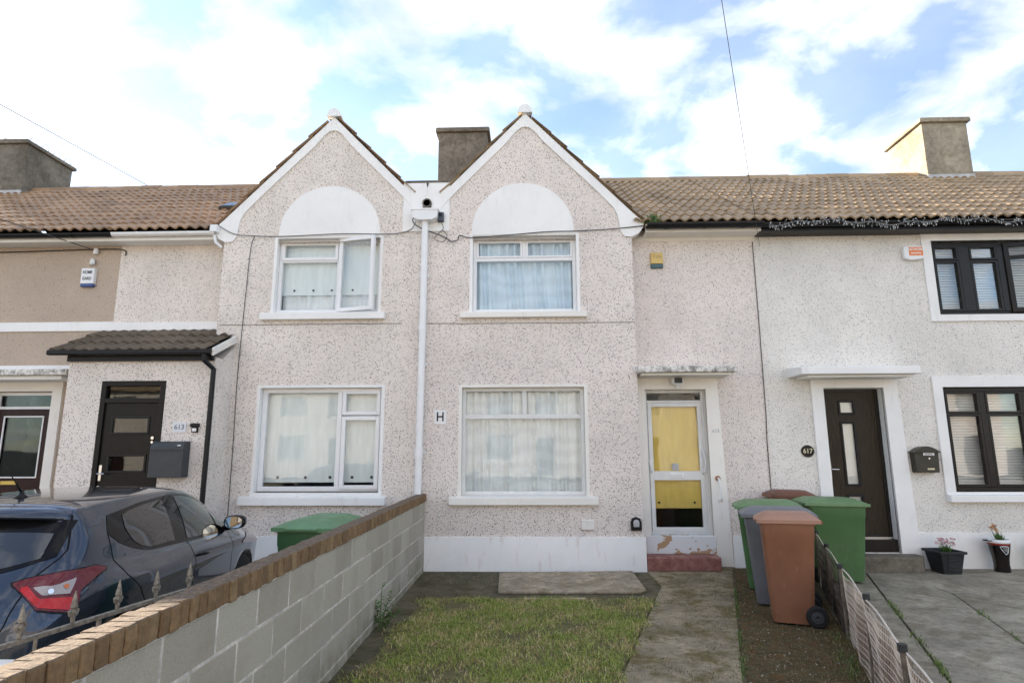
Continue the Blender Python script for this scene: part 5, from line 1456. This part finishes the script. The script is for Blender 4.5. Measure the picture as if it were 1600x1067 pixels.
# bird spikes / wire hoops on the left chimney
for i in range(4):
    y0 = 3.42 + i * .34
    o = MB().tube([(-11.68, y0, 8.765), (-11.62, y0 + .05, 8.91), (-11.58, y0 + .07, 8.95), (-11.54, y0 + .09, 8.89), (-11.52, y0 + .1, 8.765)], .009, 5).build('wire_hoop', M['steel']); tag(o, ('thin wire hoop on top of the left chimney, ' + ('at its front edge', 'second from its front edge', 'second from its rear edge', 'at its rear edge')[i]), 'wire', 'wire hoops on the left chimney')

# ------------------------------------------------------------------ pots
def flowers(parent, c, n, h, spread, pet, seed):
    rr = random.Random(seed); st = MB(); lv = MB(); pt = MB()
    for k in range(n):
        a = rr.uniform(0, 6.28); s = rr.uniform(.2, 1) * spread; hh = h * rr.uniform(.6, 1.0)
        p0 = Vector(c) + Vector((rr.gauss(0, .02), rr.gauss(0, .02), 0)); p1 = Vector(c) + Vector((math.cos(a) * s, math.sin(a) * s * .6, hh))
        st.tube([p0, p0.lerp(p1, .5) + Vector((0, 0, .02)), p1], .003, 4)
        for j in range(9):
            dv = Vector((rr.gauss(0, 1), rr.gauss(0, 1), rr.gauss(.3, .8)))
            leaf_faces(pt, p1 + Vector((rr.gauss(0, .008), rr.gauss(0, .008), rr.gauss(0, .012))), dv, Vector((rr.gauss(0, 1), rr.gauss(0, 1), 1)).normalized(), rr.uniform(.025, .045), .012)
        for j in range(5):
            b = rr.uniform(0, 6.28); leaf_faces(lv, p0, Vector((math.cos(b) * .6, math.sin(b) * .6, 1.0)), Vector((math.cos(b), math.sin(b), -.4)).normalized(), hh * rr.uniform(.5, .95), .008)
    st.build('stems', M['stem'], parent); o = lv.build('leaves', M['leaf'], parent, fix=False); o['kind'] = 'stuff'; o = pt.build('petals', pet, parent, fix=False); o['kind'] = 'stuff'
p = root('planter', 'square black slatted planter with pink flowers beside the step of house 617', 'planter', (5.83, .02, 0), R(3))
q = MB()
def ringsq(z, a): return [(-a, -a, z), (a, -a, z), (a, a, z), (-a, a, z)]
rr_ = [ringsq(0, .125), ringsq(.27, .165), ringsq(.27, .19), ringsq(.305, .19), ringsq(.305, .165), ringsq(.24, .155)]
q.add([v for r_ in rr_ for v in r_], [(i * 4 + j, i * 4 + (j + 1) % 4, (i + 1) * 4 + (j + 1) % 4, (i + 1) * 4 + j) for i in range(5) for j in range(4)] + [(0, 1, 2, 3), (20, 21, 22, 23)])
M['planter'] = plain('grey_black_planter', (.028, .029, .031), .55, .25)
q.build('pot', M['planter'], p, bevel=.004)
for i in range(5):
    z = .05 + i * .042; a = .128 + z * .148
    MB().box(-.07, .07, -a - .008, -a + .004, z, z + .028).build('slat', M['planter'], p, bevel=.003)
    MB().box(-a - .008, -a + .004, -.07, .07, z, z + .028).build('slat', M['planter'], p, bevel=.003)
MB().box(-.15, .15, -.15, .15, .235, .255).build('soil', M['soil'], p)
flowers(p, (.02, 0, .25), 10, .20, .14, M['petalp'], 3)
p = root('planter', 'black glazed pot shaped like a pint glass with a white rim and harp emblem', 'planter', (6.66, .10, 0))
prof = [(.075, 0), (.098, .0), (.100, .02), (.094, .10), (.10, .18), (.122, .30), (.130, .37)]
MB().lathe(prof, n=28).build('pot', plain('black_glaze', (.010, .006, .006), .12, .2, coat=.6), p, smooth=True).modifiers.new('e', 'EDGE_SPLIT')
MB().lathe([(.129, .365), (.133, .37), (.134, .385), (.132, .395)], n=28).build('red_band', plain('red_glaze', (.25, .03, .02), .2), p, smooth=True)
MB().lathe([(.132, .394), (.137, .40), (.137, .44), (.125, .444), (.118, .43), (.115, .36)], n=28).build('rim', M['upvc'], p, smooth=True)
hp_ = MB()
def on_pot(u, z):
    r = float(np.interp(z, [b for a, b in prof], [a for a, b in prof])) + .003; a = R(-98) + u / r
    return (r * math.cos(a), r * math.sin(a), z)
outl = [(-.055, .350), (-.02, .360), (.03, .358), (.055, .350), (.052, .30), (.036, .262), (.016, .246), (-.008, .272), (-.035, .312)]
for k in range(len(outl)):
    a, b = outl[k], outl[(k + 1) % len(outl)]
    hp_.tube([on_pot(*a), on_pot((a[0] + b[0]) / 2, (a[1] + b[1]) / 2), on_pot(*b)], .004, 5)
for u in (-.03, -.012, .006, .022, .038): hp_.tube([on_pot(u, .355), on_pot(u * .55 + .012, .30 - (u + .03) * .35)], .002, 4)
hp_.build('harp_emblem', M['upvc'], p)
MB().lathe([(.116, .37), (.0, .372)], n=20).build('soil', M['soil'], p)
flowers(p, (0, 0, .38), 6, .27, .08, M['petalo'], 5)
sp_ = MB().lathe([(.0, 0), (.05, .005), (.06, .018), (.055, .018), (.04, .01)], (-.17, -.02, .415), 14).build('saucer', M['black'], p)
p = root('planter', 'pale green pot with yellow-green foliage cut by the right edge', 'planter', (7.24, .1, 0))
MB().lathe([(.09, 0), (.10, .01), (.13, .30), (.14, .31), (.14, .335), (.12, .335), (.115, .28)], n=24).build('pot', plain('green_glaze', (.20, .36, .20), .25, .1), p, smooth=True)
MB().lathe([(.116, .29), (0, .292)], n=20).build('soil', M['soil'], p)
flowers(p, (0, 0, .30), 9, .24, .13, foliage('petal_cream', (.5, .5, .25), (.65, .62, .35), (.75, .72, .5)), 9)
# ------------------------------------------------------------------ the parked hatchback
def carpaint():
    t = NT('gunmetal_car_paint')
    t.col((.016, .030, .058)); t.set(Metallic=.6, Roughness=.22, Coat_Weight=1.0, Coat_Roughness=.01)
    return t.m
M['paint'] = carpaint()
M['gloss'] = plain('gloss_black_trim', (.005, .005, .006), .06, .1)
M['seam'] = plain('panel_gap', (.004, .004, .004), .8)
def lampmat(n, c, rough=.12):
    t = NT(n); t.col(c); t.set(Roughness=.08, Coat_Weight=.4); t.b.inputs['Specular IOR Level'].default_value = .3; 
    bp = t.n('ShaderNodeTexWave'); bp.inputs['Scale'].default_value = 18; t.l(t.obj(), bp.inputs['Vector']); t.bump(bp.outputs['Fac'], .15, .004)
    return t.m
M['lampo'] = lampmat('amber_lens', (.55, .16, .05)); M['lampr'] = lampmat('red_lamp_lens', (.46, .006, .008)); M['lampd'] = lampmat('dark_red_lamp_lens', (.115, .005, .010)); M['lampw'] = lampmat('clear_lamp_lens', (.36, .32, .31))
CAR = root('hatchback_car', 'dark gunmetal hatchback parked nose to the house behind the block wall', 'car', (-3.63, -5.35, -.035), 1.704)
# stations along x (rear 0, front 4.0): top z, rail half-width, rail z, belt half-width, belt z, shoulder half-width, shoulder z, low half-width, bottom z
ST = np.array([
    [0.00, .74, .40, .72, .52, .70, .60, .62, .60, .40],
    [0.03, .84, .44, .82, .60, .78, .70, .66, .70, .30],
    [0.09, .93, .50, .91, .66, .88, .765, .70, .76, .26],
    [0.17, 1.03, .53, 1.005, .70, .95, .800, .74, .80, .24],
    [0.27, 1.15, .545, 1.12, .725, .985, .825, .77, .82, .22],
    [0.38, 1.30, .555, 1.26, .74, 1.005, .845, .79, .835, .21],
    [0.46, 1.395, .560, 1.345, .755, 1.01, .855, .80, .84, .20],
    [0.62, 1.42, .570, 1.365, .775, 1.005, .865, .80, .845, .20],
    [0.95, 1.447, .590, 1.385, .795, .985, .868, .79, .85, .19],
    [1.40, 1.460, .605, 1.395, .805, .965, .862, .78, .85, .18],
    [1.85, 1.452, .610, 1.385, .81, .950, .860, .77, .85, .18],
    [2.15, 1.420, .605, 1.345, .81, .942, .860, .77, .85, .18],
    [2.45, 1.335, .600, 1.25, .805, .935, .860, .77, .85, .18],
    [2.75, 1.19, .610, 1.12, .795, .930, .860, .76, .85, .19],
    [3.00, 1.035, .630, 1.00, .78, .925, .860, .75, .85, .20],
    [3.20, .975, .64, .945, .765, .895, .855, .74, .85, .20],
    [3.50, .915, .60, .885, .735, .835, .84, .70, .83, .20],
    [3.75, .845, .54, .815, .68, .765, .79, .66, .77, .21],
    [3.90, .745, .46, .725, .58, .69, .68, .60, .68, .23],
    [3.99, .62, .36, .61, .42, .58, .48, .52, .48, .32]])
def smooth_interp(xq, X, Y):
    m = np.gradient(Y, X)
    i = np.clip(np.searchsorted(X, xq) - 1, 0, len(X) - 2); h = X[i + 1] - X[i]; t = (xq - X[i]) / h
    return (2 * t**3 - 3 * t**2 + 1) * Y[i] + (t**3 - 2 * t**2 + t) * h * m[i] + (-2 * t**3 + 3 * t**2) * Y[i + 1] + (t**3 - t**2) * h * m[i + 1]
def section(x):
    T, rw, rz, bw, bz, sw, sz, lw, bo = [float(smooth_interp(x, ST[:, 0], ST[:, k])) for k in range(1, 10)]
    K = np.array([(0, bo), (lw * .82, bo), (lw * .96, bo + .06), (lw, (bo + sz) * .5 - .04), (sw * .992, sz - .07), (sw, sz), (sw * .982, sz + (bz - sz) * .45), (bw + .012, bz - .015), (bw - .012, bz + .025),
                  ((bw * .52 + rw * .48) + .018, bz * .5 + rz * .5), (rw + .02, rz - .02), (rw - .04, rz + (T - rz) * .42), (rw * .55, T - (T - rz) * .12), (0, T)])
    # Catmull-Rom resample
    out = []
    for i in range(len(K) - 1):
        a, b, c, d = K[max(i - 1, 0)], K[i], K[i + 1], K[min(i + 2, len(K) - 1)]
        for t in (0, .25, .5, .75):
            out.append(.5 * ((2 * b) + (c - a) * t + (2 * a - 5 * b + 4 * c - d) * t * t + (3 * b - a - 3 * c + d) * t**3))
    out.append(K[-1]); out = np.array(out); out[:, 0] = np.maximum(out[:, 0], 0); out[0, 0] = 0; out[-1, 0] = 0
    return out
XS = np.unique(np.concatenate([np.linspace(0, .5, 16), np.linspace(.5, 3.2, 46), np.linspace(3.2, 3.99, 22)]))
SEC = [section(x) for x in XS]; m_ = len(SEC[0])
body = MB()
for sg in (1, -1):
    rows = [[(x, sg * p[0], p[1]) for p in s] for x, s in zip(XS, SEC)]
    body.grid(rows)
for k in (0, len(XS) - 1):
    loop = [(XS[k], p[0], p[1]) for p in SEC[k]] + [(XS[k], -p[0], p[1]) for p in SEC[k][-2:0:-1]]
    body.add(loop, [tuple(range(len(loop)))])
me = body.mesh('body', False)
bm = bmesh.new(); bm.from_mesh(me); bmesh.ops.remove_doubles(bm, verts=bm.verts, dist=.0004); bmesh.ops.recalc_face_normals(bm, faces=bm.faces)
bmesh.ops.triangulate(bm, faces=[f for f in bm.faces if len(f.verts) > 4])
bm.to_mesh(me)
BV = BVHTree.FromBMesh(bm); bm.free()
def side_pt(x, z, off, sg=-1):
    h = BV.ray_cast(Vector((x, sg * 3, z)), Vector((0, -sg, 0)))
    if h[0] is None: return None
    return h[0] + h[1] * off
def rear_pt(y, z, off, front=False):
    h = BV.ray_cast(Vector((6 if front else -3, y, z)), Vector((-1 if front else 1, 0, 0)))
    return None if h[0] is None else h[0] + h[1] * off
def top_pt(x, y, off):
    h = BV.ray_cast(Vector((x, y, 4)), Vector((0, 0, -1)))
    return None if h[0] is None else h[0] + h[1] * off
def diag_pt(s, z, off, sg=-1):
    """cast from the rear corner at 45 degrees: s runs along the diagonal"""
    d = Vector((1, -sg, 0)).normalized(); e = Vector((1, sg, 0)).normalized()
    o_ = Vector((.25, sg * .62, z)) + e * s - d * 3
    h = BV.ray_cast(o_, d)
    return None if h[0] is None else h[0] + h[1] * off
def patch(fn, us, lo, hi, nv, off, skirt=.0):
    rows = []
    for u in us:
        a, b = lo(u), hi(u)
        row = [fn(u, a + (b - a) * k / nv, off) for k in range(nv + 1)]
        if any(p is None for p in row): continue
        rows.append(row)
    mb = MB(); mb.grid(rows)
    if skirt:
        e = [r[0] for r in rows] + rows[-1][1:] + [r[-1] for r in rows[-2::-1]] + rows[0][-2:0:-1]
        cen = sum((p for r in rows for p in r), Vector()) / sum(len(r) for r in rows)
        mb.grid([e + e[:1], [p + (p - cen).normalized() * .004 + Vector((.0, 0, 0)) - (fn_n(p) * skirt) for p in e + e[:1]]])
    return mb
def fn_n(p):
    h = BV.find_nearest(p); return h[1]
def strip(fn, pts, w, off, n=10):
    out = []
    for i in range(len(pts) - 1):
        for k in range(n):
            t = k / n; out.append((pts[i][0] + (pts[i + 1][0] - pts[i][0]) * t, pts[i][1] + (pts[i + 1][1] - pts[i][1]) * t))
    out.append(pts[-1])
    rows = []
    for i, (u, v) in enumerate(out):
        u2_, v2_ = out[min(i + 1, len(out) - 1)]; u1_, v1_ = out[max(i - 1, 0)]
        du, dv = u2_ - u1_, v2_ - v1_; l = math.hypot(du, dv) or 1; nu, nv = -dv / l * w / 2, du / l * w / 2
        a, b = fn(u + nu, v + nv, off), fn(u - nu, v - nv, off)
        if a is not None and b is not None: rows.append([a, b])
    return MB().grid(rows)
def PLI(pts):
    X_, Z_ = [p[0] for p in pts], [p[1] for p in pts]
    return lambda u: float(np.interp(u, X_, Z_))
bo = mesh_obj('body', me, M['paint'], CAR, smooth=True)
# wheel arches cut from the shell
cut = MB()
for x in (.66, 3.18): cut.tube([(x, -1.2, .31), (x, 1.2, .31)], .36, 40)
co_ = cut.build('cutter', None); co_.parent = None
md = bo.modifiers.new('arch', 'BOOLEAN'); md.object = co_; md.operation = 'DIFFERENCE'; md.solver = 'EXACT'
bo.parent = None
dg = bpy.context.evaluated_depsgraph_get()
nm = bpy.data.meshes.new_from_object(bo.evaluated_get(dg)); bo.modifiers.clear(); bo.data = nm; bpy.data.objects.remove(co_); bo.parent = CAR
nm.polygons.foreach_set('use_smooth', [True] * len(nm.polygons))
nm.materials.clear(); nm.materials.append(M['paint'])
def sides(name, builder, mat, parent=None, **k):
    for sg in (-1, 1):
        builder(sg).build(name, mat, parent or CAR, **k)
S = lambda sg: (lambda u, v, o: side_pt(u, v, o, sg))
# dark glasshouse surround, then the panes
top_edge = PLI([(.665, 1.20), (.735, 1.305), (.9, 1.325), (1.2, 1.36), (1.55, 1.378), (1.85, 1.382), (2.05, 1.362), (2.25, 1.315), (2.45, 1.24), (2.65, 1.125), (2.86, .985)])
bot_edge = PLI([(.665, 1.185), (.74, 1.12), (.834, 1.075), (1.0, 1.025), (1.16, 1.0), (1.5, .985), (1.84, .968), (2.5, .945), (2.86, .94)])
US = np.linspace(.667, 2.85, 60)
sides('window_surround', lambda sg: patch(S(sg), US, bot_edge, top_edge, 8, .003), M['gloss'], smooth=True)
ins = lambda f, d: (lambda u: f(u) + d)
rd_t = PLI([(.87, 1.20), (.885, 1.285), (1.0, 1.312), (1.2, 1.335), (1.53, 1.352)]); rd_b = PLI([(.87, 1.19), (.914, 1.105), (1.0, 1.055), (1.112, 1.026), (1.53, 1.016)])
sides('side_window', lambda sg: patch(S(sg), np.linspace(.872, 1.525, 24), rd_b, rd_t, 8, .007), M['carglass'], smooth=True)
fd_t = PLI([(1.76, 1.358), (1.9, 1.352), (2.1, 1.322), (2.3, 1.262), (2.46, 1.19)]); fd_b = PLI([(1.76, 1.0), (2.46, .962)])
sides('side_window', lambda sg: patch(S(sg), np.linspace(1.76, 2.45, 24), fd_b, fd_t, 8, .007), M['carglass'], smooth=True)
qt_t = PLI([(2.50, 1.165), (2.6, 1.105), (2.76, .995)]); sides('quarter_window', lambda sg: patch(S(sg), np.linspace(2.50, 2.74, 10), PLI([(2.50, .965), (2.76, .96)]), qt_t, 5, .007), M['carglass'], smooth=True)
# rear window and windscreen
ry = np.linspace(-.60, .60, 26)
patch(lambda u, v, o: rear_pt(u, v, o), ry, lambda u: .985 + .115 * (abs(u) / .6) ** 2, lambda u: 1.335 - .03 * (u / .6) ** 4, 12, .004).build('rear_window', M['gloss'], CAR, smooth=True)
patch(lambda u, v, o: rear_pt(u, v, o), np.linspace(-.53, .53, 24), lambda u: 1.01 + .085 * (abs(u) / .53) ** 2, lambda u: 1.245 - .01 * (u / .5) ** 4, 10, .007).build('rear_pane', M['carglass'], CAR, smooth=True)
ws = patch(lambda u, v, o: rear_pt(u, v, o, True), np.linspace(-.66, .66, 24), lambda u: 1.03 - .02 * (u / .66) ** 2, lambda u: 1.38 - .06 * (u / .66) ** 2, 10, .004)
ws.build('windscreen', M['carglass'], CAR, smooth=True)
# roof spoiler over the rear window
sp = MB(); rows = []
for i, u in enumerate(np.linspace(-.57, .57, 26)):
    e = 1 - (u / .6) ** 6
    a = top_pt(.60, u, .004); lip = Vector((.30 + .10 * (1 - e) + .05 * (u / .57) ** 2, u * .985, 1.362 - .025 * (u / .57) ** 2)); un = Vector((.31 + .10 * (1 - e) + .05 * (u / .57) ** 2, u * .985, 1.34 - .03 * (u / .57) ** 2)); b = rear_pt(u, 1.325 - .04 * (u / .6) ** 4, .004)
    rows.append([a, a.lerp(lip, .5) + Vector((0, 0, .010)), lip, un, b])
sp.grid(rows); sp.build('spoiler', M['paint'], CAR, smooth=True)
rb = PLI([(-.6, 0), (.6, 0)])
# antenna
an = MB().lathe([(.0, .06), (.012, .05), (.02, .02), (.05, .0)], (.80, 0, 1.435), 12)
an.tube([(.80, 0, 1.47), (.70, 0, 1.57), (.60, 0, 1.66)], [.008, .004, .0025], 6); an.build('antenna', M['black'], CAR, smooth=True)
# lamps
DG = lambda sg: (lambda u, v, o: diag_pt(u, v, o, sg))
tl_t = PLI([(-.197, .968), (-.142, .987), (.034, 1.011), (.236, 1.009), (.302, .983)]); tl_b = PLI([(-.197, .960), (-.143, .885), (-.111, .829), (.038, .794), (.090, .798), (.115, .895), (.225, .949), (.302, .978)])
sides('tail_lamp', lambda sg: patch(DG(sg), np.linspace(-.196, .30, 48), tl_b, tl_t, 10, .012, .02), M['lampd'], smooth=True)
tm_t = PLI([(-.25, .885), (-.15, .90), (-.12, .90), (.02, .825), (.10, .825)]); tm_b = PLI([(-.25, .875), (-.18, .80), (-.14, .778), (.06, .78), (.10, .815)])
for sg in (-1, 1): patch(DG(sg), np.linspace(-.206, .312, 48), lambda u: tl_b(u) - .010, lambda u: tl_t(u) + .008, 8, .006).build('lamp_seal', M['gloss'], CAR, smooth=True)
lamps = [o for o in CAR.children if o.name.startswith('tail_lamp')]
for sg, lo in zip((-1, 1), lamps):
    patch(DG(sg), np.linspace(-.165, .088, 30), PLI([(-.165, .925), (-.135, .885), (-.103, .838), (.036, .805), (.088, .808)]), PLI([(-.165, .945), (-.128, .945), (-.100, .888), (.055, .868), (.088, .85)]), 6, .017).build('red_lens', M['lampr'], lo, smooth=True)
    patch(DG(sg), np.linspace(-.105, .092, 20), PLI([(-.105, .932), (-.085, .904), (.052, .887), (.092, .955)]), PLI([(-.105, .938), (.092, .966)]), 5, .017).build('clear_lens', M['lampw'], lo, smooth=True)
for sg, lo in zip((-1, 1), lamps):
    for s_, z_, r_, mt in ((-.045, .920, .016, M['steel']), (.035, .930, .015, M['lampo'])):
        c_ = diag_pt(s_, z_, .021, sg); n_ = fn_n(c_); a_ = n_.cross(Vector((0, 0, 1))).normalized(); b_ = a_.cross(n_)
        MB().add([c_ + a_ * r_ * math.cos(q) + b_ * r_ * math.sin(q) for q in np.linspace(0, 2 * math.pi, 17)[:-1]], [tuple(range(16))]).build('bulb_reflector', mt, lo)
sides('headlamp', lambda sg: patch(S(sg), np.linspace(3.04, 3.78, 24), PLI([(3.04, .765), (3.3, .735), (3.8, .69)]), PLI([(3.04, .78), (3.3, .835), (3.5, .84), (3.8, .775)]), 6, .008), M['lampw'], smooth=True)
# panel gaps
for nm_, pts in (('door_gap', [(1.745, 1.37), (1.751, .972), (1.84, .82), (1.82, .60), (1.76, .30)]), ('door_gap', [(2.72, .94), (2.76, .80), (2.74, .40), (2.66, .27)]), ('door_gap', [(.665, 1.19), (.633, 1.01), (.70, .90), (.86, .78), (1.0, .62)]),
                 ('sill_gap', [(1.03, .27), (2.6, .27)])):
    sides(nm_, lambda sg: strip(S(sg), pts, .007, .002), M['seam'])
for sg in (-1, 1):
    strip(lambda u, v, o: rear_pt(u, v, o), [(sg * .565, 1.34), (sg * .632, 1.133), (sg * .62, 1.09), (sg * .551, .999), (sg * .511, .735), (sg * .46, .62)], .008, .002).build('tailgate_gap', M['seam'], CAR)
strip(lambda u, v, o: rear_pt(u, v, o), [(-.46, .62), (.46, .62)], .008, .002).build('tailgate_gap', M['seam'], CAR)
# handles, mirrors, bumper trim, plate
for sg in (-1, 1):
    p0 = side_pt(1.93, .83, .0, sg); 
    hh = MB().tube([p0 + Vector((-.01, 0, 0)), p0 + Vector((.02, sg * .035, .004)), p0 + Vector((.17, sg * .035, .0)), p0 + Vector((.20, 0, -.004))], [.012, .014, .014, .010], 8)
    hh.build('door_handle', M['gloss'], CAR, smooth=True)
    mx = side_pt(2.62, .975, 0, sg)
    mm = MB(); rows = []
    for t, sc in ((0, .84), (.03, 1.0), (.10, 1.0), (.15, .85), (.185, .45), (.195, .1)):
        rows.append([(mx.x - .02 + t, mx.y + sg * (.115 + .105 * sc * math.copysign(abs(math.cos(q)) ** .75, math.cos(q))), mx.z + .055 + .07 * sc * math.copysign(abs(math.sin(q)) ** .75, math.sin(q))) for q in np.linspace(0, 2 * math.pi, 21)])
    mm.grid(rows); mm.tube([mx + Vector((.03, -sg * .02, -.01)), mx + Vector((.05, sg * .06, .0)), mx + Vector((.06, sg * .11, .03))], [.03, .028, .03], 8)
    mo = mm.build('door_mirror', M['gloss'], CAR, smooth=True)
    MB().add([(p[0] + .012, p[1], p[2]) for p in rows[0][:-1]], [tuple(range(20))]).build('mirror_glass', plain('mirror', (.75, .8, .82), .03, 0, metallic=1), mo)
    for x in (.66, 3.18):
        w = MB().lathe([(.20, -.09), (.285, -.095), (.31, -.07), (.313, 0), (.31, .07), (.285, .095), (.20, .09)], (x, sg * .755, .31), 32, 'y').build('wheel', M['rubber'], CAR, smooth=True)
        rm = MB().lathe([(.0, -.03), (.05, -.035), (.2, -.03), (.205, -.085), (.205, .085), (.2, .03), (.05, .035), (0, .03)], (x, sg * .755, .31), 28, 'y').build('rim', plain('alloy', (.45, .45, .46), .3, .05, metallic=.9), w, smooth=False)
patch(lambda u, v, o: rear_pt(u, v, o), np.linspace(-.62, .62, 24), lambda u: .34, lambda u: .50 + .03 * (u / .6) ** 2, 4, .006).build('lower_bumper', M['black'], CAR, smooth=True)
MB().add([tuple(rear_pt(u, v, .012)) for u, v in ((-.26, .66), (.26, .66), (.26, .765), (-.26, .765))], [(0, 1, 2, 3)]).build('number_plate', M['upvc'], CAR)
# seats seen through the panes
for y_ in (-.36, .36):
    for x_ in (1.95, 1.05):
        st_ = MB().prism([(x_ - .22, .45), (x_ + .28, .42), (x_ + .30, .55), (x_ - .05, .60), (x_ - .17, 1.05), (x_ - .26, 1.07), (x_ - .28, .6)], y_ - .23, y_ + .23)
        st_.prism([(x_ - .19, 1.09), (x_ - .12, 1.10), (x_ - .16, 1.24), (x_ - .23, 1.24)], y_ - .12, y_ + .12)
        st_.build('seat', M['void'], CAR, bevel=.03)
MB().prism([(2.55, .55), (3.0, .6), (3.0, .94), (2.7, .97), (2.5, .9)], -.66, .66).build('dashboard', M['void'], CAR, bevel=.03)
